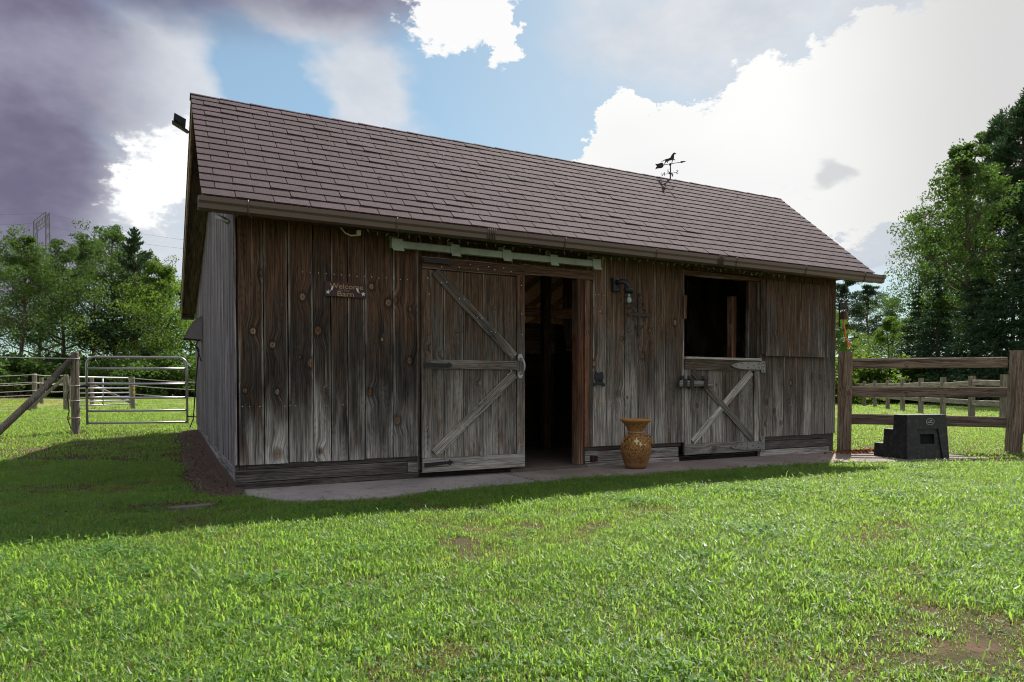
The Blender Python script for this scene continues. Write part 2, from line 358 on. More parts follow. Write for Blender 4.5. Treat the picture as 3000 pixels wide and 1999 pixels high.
M_WIRE = simple('power_line', (0.12, 0.12, 0.14), 0.6, 0.3, 5, 0.1)
mt, t = new_mat('clear_glass')
g = t.n('ShaderNodeBsdfGlass', {'Roughness': 0.02, 'IOR': 1.2, 'Color': (0.9, 0.93, 0.92, 1)}); tr = t.n('ShaderNodeBsdfTransparent', {'Color': (0.92, 0.94, 0.93, 1)})
mx = t.n('ShaderNodeMixShader', {0: 0.7}); t.L.new(g.outputs[0], mx.inputs[1]); t.L.new(tr.outputs[0], mx.inputs[2]); t.L.new(mx.outputs[0], t.out.inputs[0]); M_GLASS = mt

# asphalt shingles: coloured granules
mt, t = new_mat('brown_asphalt_shingle')
po = t.n('ShaderNodeNewGeometry'); P_ = po.outputs['Position']; rnd = t.m('FRACT', t.m('ADD', t.n('ShaderNodeObjectInfo').outputs['Random'], t.m('MULTIPLY', po.outputs['Random Per Island'], 3.7)))
gran = t.noise(P_, 210, 2, 0.7); gr2 = t.noise(P_, 70, 3, 0.7); bl = t.noise(P_, 1.6, 4, 0.6); strk = t.noise(t.mul(P_, (5, 0.7, 0.7)), 1.0, 4, 0.6)
cc = t.mix(t.ss(gran, 0.35, 0.65), (0.030, 0.019, 0.023), (0.106, 0.067, 0.083))
cc = t.mix(t.ss(gr2, 0.58, 0.72), cc, (0.215, 0.142, 0.178))
cc = t.mix(t.m('MULTIPLY', t.ss(bl, 0.42, 0.66), 0.6), cc, (0.050, 0.037, 0.040))
cc = t.mix(t.m('MULTIPLY', t.ss(strk, 0.5, 0.72), 0.3), cc, (0.095, 0.075, 0.080))
fr = t.m('ADD', t.m('MULTIPLY', rnd, 0.20), 0.88); cc = t.mix(1.0, cc, t.comb(fr, fr, fr), 'MULTIPLY')
finish(t, cc, 0.9, gran, 0.004, spec=0.25); M_SHINGLE = mt

# poured concrete: path slabs, floor
def concrete(name, c0, c1, speck):
    mt, t = new_mat(name); p = t.n('ShaderNodeNewGeometry').outputs['Position']
    a = t.noise(p, 1.3, 5, 0.6); b = t.noise(p, 55, 3, 0.7); d = t.noise(p, 7, 4, 0.6)
    cc = t.mix(t.ss(a, 0.35, 0.65), c0, c1); cc = t.mix(t.m('MULTIPLY', t.ss(b, 0.52, 0.64), speck), cc, (0.42, 0.36, 0.36))
    cc = t.mix(t.m('MULTIPLY', t.ss(d, 0.55, 0.72), 0.5), cc, (0.085, 0.07, 0.06))
    finish(t, cc, 0.9, t.m('ADD', b, t.m('MULTIPLY', d, 0.6)), 0.006, spec=0.2); return mt
M_CONC1 = concrete('coarse_aggregate_concrete', (0.27, 0.24, 0.24), (0.38, 0.34, 0.34), 0.8)
M_CONC2 = concrete('worn_brown_concrete', (0.22, 0.18, 0.16), (0.31, 0.26, 0.235), 0.35)
M_STONE = concrete('mossy_stone', (0.12, 0.105, 0.09), (0.20, 0.175, 0.155), 0.1)
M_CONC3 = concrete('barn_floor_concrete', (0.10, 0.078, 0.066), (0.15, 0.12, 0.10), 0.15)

# terracotta
mt, t = new_mat('carved_terracotta'); tc = t.n('ShaderNodeTexCoord').outputs['Object']; x, y, z = t.sep(tc)
ang = t.m('ARCTAN2', y, x); cyl = t.comb(t.m('MULTIPLY', ang, 0.19), z, 0)
vor = t.n('ShaderNodeTexVoronoi', {'Scale': 27.0}, feature='DISTANCE_TO_EDGE'); t.L.new(t.v('ADD', cyl, t.v('SCALE', t.noise(cyl, 22, 3, col=True), scale=0.03)), vor.inputs['Vector'])
curl = t.m('ABSOLUTE', t.m('SINE', t.m('MULTIPLY', t.noise(cyl, 13, 2), 40.0)))
cut = t.m('MULTIPLY', t.ss(vor.outputs[0], 0.0, 0.09), t.ss(curl, 0.0, 0.30, 0.15, 1.0))
inb = t.m('MULTIPLY', t.ss(z, 0.05, 0.10), t.ss(z, 0.60, 0.585)); cutm = t.m('SUBTRACT', 1.0, t.m('MULTIPLY', t.m('SUBTRACT', 1.0, cut), inb))
cc = t.mix(t.noise(tc, 9, 4, 0.6), (0.34, 0.155, 0.052), (0.52, 0.265, 0.085)); cc = t.mix(t.ss(z, 0.12, 0.28, 0.55, 0.0), cc, (0.20, 0.082, 0.045))
cc = t.mix(t.m('SUBTRACT', 1.0, cutm), cc, (0.085, 0.045, 0.022)); cc = t.mix(t.ss(z, 0.0, 0.06, 0.7, 0.0), cc, (0.07, 0.05, 0.045))
finish(t, cc, 0.75, cutm, 0.006, spec=0.25); M_TERRA = mt
M_CREAM = simple('cream_inlay', (0.66, 0.56, 0.36), 0.6, 0, 30, 0.15)

# ground and plants
mt, t = new_mat('lawn_soil_and_thatch'); p = t.n('ShaderNodeNewGeometry').outputs['Position']
px_, py_, pz_ = t.sep(p)
a = t.noise(p, 0.55, 5, 0.6); b = t.noise(p, 26, 4, 0.7); d = t.noise(p, 2.3, 4, 0.6)
far = t.ss(t.v('LENGTH', t.v('SUBTRACT', p, (-0.7, -7.5, 0))), 11, 26)
near_c = t.mix(b, (0.035, 0.030, 0.018), (0.095, 0.080, 0.042)); near_c = t.mix(t.m('MULTIPLY', t.ss(d, 0.5, 0.65), 0.7), near_c, (0.135, 0.088, 0.062))
far_c = t.mix(b, (0.115, 0.165, 0.045), (0.205, 0.255, 0.090)); far_c = t.mix(t.m('MULTIPLY', t.ss(a, 0.46, 0.66), 0.8), far_c, (0.29, 0.235, 0.105))
cc = t.mix(far, near_c, far_c)
straw = t.m('MULTIPLY', t.ss(py_, 29, 33), t.ss(px_, -2, -6)); straw = t.m('MULTIPLY', straw, t.ss(py_, 58, 46))
cc = t.mix(t.m('MULTIPLY', straw, 0.8), cc, (0.33, 0.225, 0.12))
finish(t, cc, 0.95, b, 0.02, spec=0.1); M_LAWN = mt
mt, t = new_mat('bare_dirt'); p = t.n('ShaderNodeNewGeometry').outputs['Position']
b = t.noise(p, 45, 4, 0.7); a = t.noise(p, 4, 4, 0.6)
cc = t.mix(b, (0.045, 0.030, 0.024), (0.17, 0.115, 0.095)); cc = t.mix(t.ss(a, 0.45, 0.65), cc, (0.10, 0.075, 0.06))
finish(t, cc, 0.95, t.m('ADD', b, a), 0.02, spec=0.1); M_DIRT = mt
def leaf_mat(name, c0, c1, tr0, ntr=0.45, vscale=0.5, gloss=0.15, rough=0.6):
    mt, t = new_mat(name); rnd = t.n('ShaderNodeObjectInfo').outputs['Random']; ge = t.n('ShaderNodeNewGeometry')
    isl = ge.outputs['Random Per Island']; nz = t.noise(ge.outputs['Position'], vscale, 3, 0.6)
    f_ = t.m('ADD', t.m('MULTIPLY', isl, 0.55), t.m('MULTIPLY', nz, 0.5)); f_ = t.m('ADD', f_, t.m('MULTIPLY', t.m('SUBTRACT', rnd, 0.5), 0.3), clamp=True)
    cc = t.mix(f_, c0, c1)
    tc_ = t.mix(f_, tuple(q*0.7 for q in tr0), tuple(q*1.25 for q in tr0))
    d = t.n('ShaderNodeBsdfPrincipled', {'Base Color': cc, 'Roughness': rough, 'Specular IOR Level': gloss}); tl = t.n('ShaderNodeBsdfTranslucent', {'Color': tc_})
    mx = t.n('ShaderNodeMixShader', {0: ntr}); t.L.new(d.outputs[0], mx.inputs[1]); t.L.new(tl.outputs[0], mx.inputs[2]); t.L.new(mx.outputs[0], t.out.inputs[0]); return mt
M_BLADE = leaf_mat('grass_blade', (0.036, 0.108, 0.021), (0.155, 0.245, 0.058), (0.38, 0.61, 0.080), 0.49, 0.7, 0.42, 0.46)
M_CLOVER = leaf_mat('clover_leaf', (0.055, 0.135, 0.035), (0.110, 0.215, 0.060), (0.20, 0.44, 0.06), 0.4, 0.7, 0.25, 0.55)
M_DRY = leaf_mat('dry_blade', (0.24, 0.165, 0.085), (0.38, 0.29, 0.16), (0.30, 0.20, 0.09), 0.35, 0.7, 0.1)
M_LEAF = leaf_mat('broad_leaves', (0.022, 0.058, 0.014), (0.070, 0.120, 0.028), (0.10, 0.19, 0.026), 0.42, 0.25, 0.25)
M_LEAFY = leaf_mat('bright_leaves', (0.045, 0.100, 0.018), (0.115, 0.180, 0.032), (0.18, 0.30, 0.032), 0.48, 0.25, 0.25)
M_NEEDLE = leaf_mat('pine_needles', (0.020, 0.050, 0.026), (0.050, 0.090, 0.045), (0.05, 0.10, 0.035), 0.25, 0.25, 0.2)
M_BARK = simple('bark', (0.085, 0.068, 0.058), 0.9, 0, 6, 0.4, 0.03, 0.1)
M_PBARK = simple('red_pine_bark', (0.17, 0.095, 0.065), 0.9, 0, 6, 0.4, 0.03, 0.1)
M_DEADLEAF = leaf_mat('dead_leaves', (0.16, 0.060, 0.028), (0.30, 0.14, 0.07), (0.25, 0.09, 0.03), 0.3, 3.0, 0.15)

M_DRYBIT = simple('dry_twig', (0.42, 0.36, 0.30), 0.9, 0, 40, 0.2)

M_MULCH = leaf_mat('mulch_bits', (0.075, 0.052, 0.042), (0.21, 0.15, 0.12), (0.05, 0.035, 0.03), 0.1, 3.0, 0.1)
# ------------------------------------------------------------------ ground, path, dirt
def sheet(name, mat, xs, ys, zf):
    X, Y = np.meshgrid(xs, ys); Z = zf(X, Y); n, m_ = X.shape
    vs = np.stack([X, Y, Z], -1).reshape(-1, 3)
    idx = np.arange(n*m_).reshape(n, m_); fs = np.stack([idx[:-1, :-1], idx[:-1, 1:], idx[1:, 1:], idx[1:, :-1]], -1).reshape(-1, 4)
    me = bpy.data.meshes.new(name); me.from_pydata(vs.tolist(), [], fs.tolist()); me.update(); me.polygons.foreach_set('use_smooth', [True]*len(me.polygons))
    return obj(name, me, mat)
def axis(lo, mid0, mid1, hi, step):
    a = list(np.arange(mid0, mid1, step)); k = step; v = mid1; r = []
    while v < hi: r.append(v); k *= 1.25; v += k
    r.append(hi); k = step; v = mid0; l = []
    while v > lo: k *= 1.25; v -= k; l.append(max(v, lo))
    return np.array(l[::-1] + a + r)
def lawn_z(X, Y):
    b = 0.012*np.sin(X*1.7+Y*0.6)*np.cos(Y*1.3-X*0.4) + 0.008*np.sin(X*4.1)*np.sin(Y*3.7)
    inb = (X > -0.1) & (X < 9.3) & (Y > -0.1) & (Y < 8.6)
    return gz(X, Y) - 0.025 + b*smooth01((np.abs(Y+0.5)-0.6)/1.0) - 0.05*inb
tag(sheet('lawn', M_LAWN, axis(-900, -8, 14, 900, 0.25), axis(-300, -9, 14, 1500, 0.25), lawn_z), kind='structure')

path = thing('path', None, None, (0, -0.5, 0)); path['kind'] = 'structure'
front = [(-0.05, -0.25), (0.35, -0.92), (0.9, -1.14), (1.54, -1.02), (2.35, -0.92), (3.03, -0.87), (3.69, -0.82), (4.76, -0.83), (5.72, -0.96), (6.96, -1.00), (8.11, -1.20), (8.84, -1.50), (10.3, -1.75)]
def slab(i0, i1, mat, z, back):
    pts = [(x, y) for x, y in front[i0:i1+1]]; x0, x1 = pts[0][0]+0.006, pts[-1][0]-0.006
    poly = [(x0, back)] + [(min(max(x, x0), x1), y) for x, y in pts] + [(x1, back)]
    MB().prism(poly, lambda a, b, d: (a, b, d), z, -0.09).build('slab', mat, path)
slab(0, 5, M_CONC1, 0.006, 0.04); slab(5, 8, M_CONC2, 0.010, 0.04); slab(8, 10, M_CONC2, 0.002, 0.04); slab(10, 12, M_CONC2, -0.004, -0.02)
dp = [(0.02, -0.20), (-0.12, -0.36), (-0.34, -0.22), (-0.42, 0.3), (-0.50, 1.2), (-0.46, 2.4), (-0.56, 3.4), (-0.48, 5.0), (-0.5, 6.5), (-0.35, 8.3), (0.02, 8.3)]
mb = MB(); n = len(dp); mb.add([(x, y, float(gz(x, y))+0.004) for x, y in dp], [tuple(range(n-1, -1, -1))])
ctr = [(0.03, y, float(gz(0, y))+0.02) for y in np.linspace(-0.2, 8.3, 18)]
mb = MB(); rows = []
for y in np.linspace(-0.34, 8.3, 60):
    w_ = np.interp(y, [-0.34, -0.2, 0.3, 1.2, 2.4, 3.4, 5.0, 6.5, 8.3], [0.10, 0.30, 0.36, 0.42, 0.38, 0.46, 0.40, 0.42, 0.30]) + random.uniform(-0.05, 0.05)
    rows.append([(0.04 - (w_+0.04)*k/5, y+random.uniform(-0.02, 0.02), float(gz(0, y)) + [0.030, 0.022, 0.016, 0.010, 0.002, -0.03][k] + random.uniform(0, 0.012)) for k in range(6)])
mb.add([p for r in rows for p in r], [(i*6+k, i*6+k+1, (i+1)*6+k+1, (i+1)*6+k) for i in range(59) for k in range(5)])
tag(mb.build('dirt_strip', M_DIRT, smooth=True), kind='structure')
mb = MB(); o_ = [(-0.66, -0.88), (-0.55, -0.93), (-0.30, -0.87), (-0.25, -0.80), (-0.38, -0.76), (-0.60, -0.80)]
mb.prism(o_, lambda a, b, d: (a, b, d), 0.012, -0.05); st = mb.build('stepping_stone', M_STONE)
tag(st, 'flat grey stepping stone sunk in the shaded lawn near the barn corner', 'stone')

# ------------------------------------------------------------------ barn
barn = thing('barn', 'weathered brown board barn with maroon shingle roof, sliding door and half door', 'barn', (0, 0, 0))
L = 9.12; DEP = 8.3; FR = (0, -1, 0)
KN = [(0.161,1.637,.036),(0.352,1.502,.036),(0.659,2.013,.040),(0.818,1.667,.049),(0.744,1.31,.049),(1.599,2.002,.043),(1.407,2.172,.036),(1.855,1.942,.027),(1.522,1.59,.022),(1.846,1.358,.040),(0.626,1.371,.016),(0.251,2.241,.028),(1.675,2.037,.034),(0.078,1.024,.027),(0.394,1.012,.032),(0.88,1.025,.015),(0.902,1.01,.015),(1.38,.997,.036),(1.456,1.031,.017),(1.508,.988,.021),(1.697,.676,.044),(1.579,.512,.021),(1.786,.411,.019),(4.477,2.055,.021),(4.825,1.706,.024),(5.294,1.827,.031),(4.942,1.819,.018),(5.174,1.479,.040),(5.74,1.963,.042),(5.461,1.982,.015),(4.771,.968,.034),(4.918,.909,.015),(4.379,1.366,.033),(7.552,.822,.032),(7.725,.691,.030),(7.858,.503,.027),(8.04,.829,.027),(8.072,1.116,.037),(8.581,1.232,.028),(8.75,1.213,.026),(7.501,.487,.019),(0.39,0.36,.045),(0.83,0.37,.03)]
def siding(seams, z0, z1, mat, tones, y=0.0):
    for i in range(len(seams)-1):
        a, b = seams[i], seams[i+1]; cx = (a+b)/2
        ks = sorted([(k[0]-cx, k[1]-z0, k[2]) for k in KN if a < k[0] < b and z0 < k[1] < z1], key=lambda k: -k[2])
        zz = z0(i) if callable(z0) else z0 + random.uniform(-0.006, 0.006)
        plank('siding_board', barn, (cx, y+random.uniform(0, 0.005), zz), (cx, y+random.uniform(0, 0.005), z1), b-a-random.uniform(0.007, 0.013), 0.026, FR, mat, tones[i % len(tones)], ks, jit=0.0015)
siding([0.014, 0.264, 0.508, 0.769, 0.954, 1.139, 1.329, 1.650, 1.946], 0.258, 2.84, M_FRONT,
       [(0.10, 1.0, 1.0), (0.12, 1.1, 0.95), (0.10, 1.1, 0.9), (0.10, 1.0, 0.95), (0.35, 0.8, 0.95), (0.30, 0.9, 1.0), (0.35, 0.6, 0.95), (0.3, 0.6, 0.95)])
siding([4.361, 4.573, 4.877, 5.098, 5.389, 5.575, 5.885], 0.274, 2.84, M_GREY,
       [(-0.15, 1.0, 1.15), (-0.05, 1.0, 1.0), (0.1, 0.9, 0.8), (0.1, 0.9, 0.8), (0.1, 0.9, 0.9), (0.15, 0.9, 0.75)])
siding([7.40, 7.682, 7.917, 8.188, 8.365, 8.546, 8.860, 9.118], 0.294, 2.84, M_GREY,
       [(0.2, 0.8, 0.75), (0.2, 0.8, 0.75), (0.25, 0.8, 0.7), (0.2, 0.8, 0.75), (0.1, 0.9, 0.85), (0.2, 0.7, 0.8), (0.3, 0.7, 0.7)])
siding([5.89, 6.2, 6.5, 6.8, 7.1, 7.40], 2.72, 2.84, M_FRONT, [(0.2, 0, 0.8)])
siding([1.96, 2.233, 2.482, 2.734, 2.936, 3.185, 3.45, 3.7, 3.95, 4.361], 2.475, 2.84, M_FRONT, [(0.2, 0, 0.85)])
siding([1.965, 2.2, 2.45, 2.7, 2.95, 3.22], 0.26, 2.47, M_FRONT, [(0.2, 0, 0.85)], y=0.004)
# skirting planks below the boards, set back a little
def skirt(x0, x1, z0, z1, mat=M_GREY, tone=(-0.4, 0.55, 0.6), y=0.022):
    plank('skirting_plank', barn, (x0, y, (z0+z1)/2), (x1, y, (z0+z1)/2), z1-z0, 0.05, FR, mat, tone, c=0.006)
skirt(-0.018, 1.95, 0.205, 0.285, tone=(0.6, 0.2, 0.45), y=0.03); skirt(-0.018, 1.82, 0.072, 0.198, tone=(0.7, 0.5, 0.5)); skirt(-0.02, 1.955, -0.06, 0.066, tone=(0.7, 0.4, 0.42), y=0.012)
skirt(1.825, 1.95, 0.072, 0.198, tone=(0.5, 0.8, 0.6)); skirt(1.96, 3.1, -0.06, 0.07, M_FRONT, (0.5, 0, 0.7), 0.05)
skirt(4.245, 5.885, 0.215, 0.285, tone=(0.6, 0.3, 0.55), y=0.03); skirt(4.25, 5.83, 0.074, 0.208, tone=(0.1, 0.8, 0.8)); skirt(4.25, 5.835, -0.06, 0.066, tone=(0.1, 0.8, 0.85), y=0.012)
skirt(5.87, 7.40, -0.06, 0.06, M_FRONT, (0.5, 0, 0.6), 0.07); skirt(5.87, 7.40, 0.066, 0.09, M_FRONT, (0.5, 0, 0.5), 0.10)
skirt(7.41, 9.08, 0.222, 0.31, tone=(0.7, 0.2, 0.5), y=0.03); skirt(7.42, 9.06, 0.098, 0.216, tone=(0.5, 0.4, 0.6)); skirt(7.42, 8.98, -0.06, 0.09, tone=(-0.1, 1, 0.95), y=0.008)
plank('corner_board', barn, (-0.020, 0.07, 0.26), (-0.020, 0.07, 2.80), 0.14, 0.02, (-1, 0, 0), M_GABLE, (0, 1, 0.95))
plank('corner_post', barn, (0.055, 0.028, -0.06), (0.055, 0.028, 2.84), 0.09, 0.09, FR, M_FRONT, (0.3, 0.2, 0.8))
plank('corner_post', barn, (9.06, 0.028, 0.0), (9.06, 0.028, 2.84), 0.09, 0.09, FR, M_FRONT, (0.3, 0.2, 0.8))
# dark backing added behind the boards so that no daylight leaks through joints
mb = MB()
for a, b in (((0.0, 0.075, 0.0), (1.96, 0.10, 2.84)), ((1.96, 0.075, 0), (3.10, 0.10, 2.84)), ((3.10, 0.075, 2.50), (4.25, 0.10, 2.84)), ((4.25, 0.125, 0.0), (5.88, 0.15, 2.84)), ((5.88, 0.125, 2.75), (7.40, 0.15, 2.84)), ((7.40, 0.125, 0.0), (9.12, 0.15, 2.84))): mb.box(a, b)
mb.build('light_block_backing', M_INNER, barn)['tone'] = [0.0, 1.0, 0.6]

# gable wall boards, tops cut to the roof slope
RY, RZ, EY, EZ, BY, BZ = 1.54, 4.537, -0.363, 2.880, 8.25, 2.640
def roof_z(y): return EZ + (y-EY)*(RZ-EZ)/(RY-EY) if y < RY else RZ + (y-RY)*(BZ-RZ)/(BY-RY)
y = 0.145; first = True
while y < DEP-0.02:
    w_ = random.choice((0.19, 0.24, 0.26, 0.29, 0.30)); y1 = min(y+w_, DEP); cy = (y+y1)/2
    zt0, zt1 = roof_z(y)-0.11, roof_z(y1)-0.11; zb = 0.215 + float(gz(0, cy))*0.5 + random.uniform(-0.01, 0.01)
    zm = min(zt0, zt1)
    # facing -x: local x runs along -y
    plank('gable_board', barn, (-0.004+random.uniform(-0.006, 0), cy, zb), (-0.004+random.uniform(-0.006, 0), cy, zm), y1-y-0.008, 0.025, (-1, 0, 0), M_GABLE, (random.uniform(-0.3, 0.5), 1, random.uniform(0.70, 1.12)), dtop=(zt1-zm, zt0-zm))
    y = y1
for (y0, y1, z0, z1, tn) in ((0.075, 2.3, -0.05, 0.235, 1.0), (2.3, 5.0, -0.02, 0.26, 0.95), (5.0, DEP, 0.02, 0.29, 0.9)):
    plank('skirting_plank', barn, (0.014, y1, (z0+z1)/2), (0.014, y0+0.004, (z0+z1)/2), z1-z0, 0.04, (-1, 0, 0), M_GABLE, (-1.0, 1, tn))
prof = [(0.1, 0.0), (DEP, 0.0), (DEP, roof_z(DEP)-0.10), (RY, RZ-0.10), (0.1, roof_z(0.1)-0.10)]
gw = MB().prism(prof, lambda a, b, d: (d, a, b), 0.05, 0.10).build('gable_wall', M_INNER, barn); gw['tone'] = [0.0, 1.0, 0.7]
gw = MB().prism(prof, lambda a, b, d: (d, a, b), L-0.10, L-0.004).build('gable_wall', M_GREY, barn); gw['tone'] = [0.0, 1.0, 0.8]
mb = MB().box((0.1, DEP-0.1, 0), (1.0, DEP, roof_z(DEP)-0.1)).box((8.2, DEP-0.1, 0), (L-0.1, DEP, roof_z(DEP)-0.1)).box((1.0, DEP-0.1, 0), (8.2, DEP, 0.9)).box((1.0, DEP-0.1, 2.2), (8.2, DEP, roof_z(DEP)-0.1))  # unseen opening added in the back wall to let light inside
mb.build('back_wall', M_INNER, barn)['tone'] = [0.0, 1.0, 1.0]

# roof: deck, shingles, ridge, trims
XL, XR = -0.331, 9.566
th = 0.045
def slope_prism(pts): return pts
deck = MB()
xl_r, xl_b = XL+0.012, XL+0.045
def quad_slab(y0, z0, y1, z1, xa0, xa1, xb, th):
    return [(xa0, y0, z0-th), (xb, y0, z0-th), (xb, y1, z1-th), (xa1, y1, z1-th), (xa0, y0, z0), (xb, y0, z0), (xb, y1, z1), (xa1, y1, z1)]
deck.hexa(quad_slab(EY+0.01, EZ-0.006, RY, RZ-0.006, xl_r, xl_r, XR-0.012, th)); deck.hexa(quad_slab(RY, RZ-0.006, BY, BZ-0.006, xl_r, xl_b, XR-0.012, th))
roof = deck.build('roof', M_PLY, barn); roof['tone'] = [0.0, 1.0, 1.0]
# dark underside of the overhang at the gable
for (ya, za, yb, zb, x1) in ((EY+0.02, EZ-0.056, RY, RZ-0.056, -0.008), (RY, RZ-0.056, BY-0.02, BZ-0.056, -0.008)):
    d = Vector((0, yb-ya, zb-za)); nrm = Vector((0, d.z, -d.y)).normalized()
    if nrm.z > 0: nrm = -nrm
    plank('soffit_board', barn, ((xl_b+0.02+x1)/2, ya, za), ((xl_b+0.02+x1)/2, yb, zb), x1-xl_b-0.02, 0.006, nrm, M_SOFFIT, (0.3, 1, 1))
for (ya, za, yb, zb, xa, xb, tn) in ((EY+0.02, EZ-0.075, RY, RZ-0.075, XL+0.016, XL+0.016, 0.75), (RY+0.004, RZ-0.075, BY, BZ-0.075, XL+0.014, XL+0.050, 1.0)):
    plank('rake_board', barn, (xa, ya, za), (xb, yb, zb), 0.125, 0.024, (-1, 0, 0), M_RAKE, (0.3, 1, tn))
plank('rake_board', barn, (XR-0.02, EY+0.03, EZ-0.07), (XR-0.02, RY, RZ-0.07), 0.10, 0.024, (1, 0, 0), M_RAKE, (0.3, 1, 0.6))
plank('eave_board', barn, (XL+0.06, BY-0.01, BZ-0.11), (-0.02, BY-0.01, BZ-0.11), 0.13, 0.02, (0, 1, 0), M_RAKE, (0.3, 1, 0.5))
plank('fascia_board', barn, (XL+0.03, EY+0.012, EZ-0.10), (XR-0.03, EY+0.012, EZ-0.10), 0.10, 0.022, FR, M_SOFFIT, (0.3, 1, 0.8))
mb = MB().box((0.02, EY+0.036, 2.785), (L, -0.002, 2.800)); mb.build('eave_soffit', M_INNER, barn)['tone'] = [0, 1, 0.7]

SL = math.hypot(RY-EY, RZ-EZ); ROWS = 17; EXPO = SL/ROWS; TAB = 0.3555
ud = Vector((0, RY-EY, RZ-EZ)).normalized(); un = Vector((0, -ud.z, ud.y))
def tab_mesh(w_, curl=0.0):
    e = EXPO+0.03; t0, t1 = 0.012, 0.001
    return MB().hexa([(0, 0, 0), (w_, 0, 0), (w_, e, -0.004), (0, e, -0.004), (0, 0, t0+curl), (w_, 0, t0), (w_, e, t1), (0, e, t1)]).mesh('shingle')
R3 = Matrix.Identity(4)
for i, v in enumerate((Vector((1, 0, 0)), ud, un)):
    for j in range(3): R3[j][i] = v[j]
tabs = []
for r in range(ROWS):
    off = (0.302 if r % 2 == 0 else 0.124) + random.uniform(-0.004, 0.004)
    edges = [XL - (0.006 if r else 0.0)] + [XL+off+k*TAB for k in range(40) if XL+off+k*TAB < XR-0.03] + [XR]
    for a, b in zip(edges[:-1], edges[1:]):
        tabs.append((r, a, b))
camp = Vector((-0.7154, -7.4818, 1.05))
def tab_dist(tb_):
    p = Vector(((tb_[1]+tb_[2])/2, EY, EZ)) + ud*(tb_[0]+0.5)*EXPO; d = p-camp
    return -(abs(d.normalized().dot(un))*(tb_[2]-tb_[1]))/d.length_squared
tabs.sort(key=tab_dist)
full_me = [tab_mesh(TAB-0.008, c_) for c_ in (0, 0, 0, 0.002, 0.003, 0.007)]
for q in full_me: q.materials.append(M_SHINGLE)
rest = MB()
for i, (r, a, b) in enumerate(tabs):
    base = Vector((a+0.004, EY, EZ)) + ud*(r*EXPO+random.uniform(-0.002, 0.002)) + un*0.002
    mw = R3.copy(); mw.translation = base
    if i < 300:
        me = random.choice(full_me) if abs((b-a)-TAB) < 1e-4 else tab_mesh(b-a-0.008)
        obj('shingle', me, M_SHINGLE, roof, mw)
    else:
        me = tab_mesh(b-a-0.008); rest.add([mw @ v.co for v in me.vertices], [tuple(p.vertices) for p in me.polygons]); bpy.data.meshes.remove(me)
tag(rest.build('shingles', M_SHINGLE, roof), kind='stuff')
mb = MB()
for k in range(26):
    p = Vector((random.uniform(0, 9.3), EY, EZ)) + ud*random.uniform(0.1, 2.3) + un*0.016; a = random.uniform(0, PI); d = Vector((1, 0, 0))*math.cos(a) + ud*math.sin(a)
    mb.tube([p, p+d*0.02+un*0.004, p+d*random.uniform(0.035, 0.06)], 0.0035, 4)
tag(mb.build('roof_debris', M_DRYBIT, roof), kind='stuff')
# back slope seen only from behind: one layer of shingle courses
mb = MB()
for k in range(46):
    s0 = k/46; s1 = (k+1.15)/46; p = lambda s_: (RY+(BY-RY)*(1-s_), BZ+(RZ-BZ)*s_)
    (ya, za), (yb, zb) = p(s0), p(min(s1, 1)); xa = XL+0.036*(1-s0)
    mb.hexa([(xa, ya, za), (XR, ya, za), (XR, yb, zb-0.003), (xa, yb, zb-0.003), (xa, ya, za+0.012), (XR, ya, za+0.012), (XR, yb, zb+0.002), (xa, yb, zb+0.002)])
tag(mb.build('back_shingles', M_SHINGLE, roof), kind='stuff')
x = XL-0.01; first = True
while x < XR:
    x1 = min(x+0.335, XR+0.012); dz = random.uniform(0, 0.003)
    mb = MB().hexa([(x, RY-0.030, RZ-0.024+0.010+dz), (x1, RY-0.030, RZ-0.024+0.010), (x1, RY, RZ+0.004), (x, RY, RZ+0.008+dz), (x, RY-0.030, RZ-0.024+0.020+dz), (x1, RY-0.030, RZ-0.024+0.017), (x1, RY, RZ+0.013), (x, RY, RZ+0.018+dz)])
    mb.hexa([(x, RY, RZ+0.008+dz), (x1, RY, RZ+0.004), (x1, RY+0.13, RZ-0.032), (x, RY+0.13, RZ-0.028), (x, RY, RZ+0.018+dz), (x1, RY, RZ+0.013), (x1, RY+0.13, RZ-0.022), (x, RY+0.13, RZ-0.018)])
    mb.build('ridge_shingle', M_SHINGLE, roof); x = x1+0.001

# gutter with straps
gp = [(EY-0.012, 2.845), (EY-0.012, 2.728), (EY-0.055, 2.722), (EY-0.092, 2.735), (EY-0.098, 2.778), (EY-0.118, 2.800), (EY-0.120, 2.842), (EY-0.108, 2.842), (EY-0.107, 2.806), (EY-0.088, 2.784), (EY-0.083, 2.742), (EY-0.055, 2.732), (EY-0.022, 2.738), (EY-0.020, 2.845)]
gut = MB().prism(gp, lambda a, b, d: (d, a, b), -0.36, 9.60).build('gutter', M_GUTTER, barn)
MB().prism([(EY-0.012, 2.845), (EY-0.012, 2.728), (EY-0.055, 2.722), (EY-0.092, 2.735), (EY-0.098, 2.778), (EY-0.118, 2.800), (EY-0.120, 2.842)], lambda a, b, d: (d, a, b), -0.364, -0.3605).build('end_cap', M_GUTTER, gut)
MB().prism([(EY-0.012, 2.85), (EY-0.012, 2.724), (EY-0.055, 2.717), (EY-0.097, 2.731), (EY-0.104, 2.778), (EY-0.124, 2.798), (EY-0.126, 2.85)], lambda a, b, d: (d, a, b), 9.60, 9.66).build('end_cap', M_GUTTER, gut)
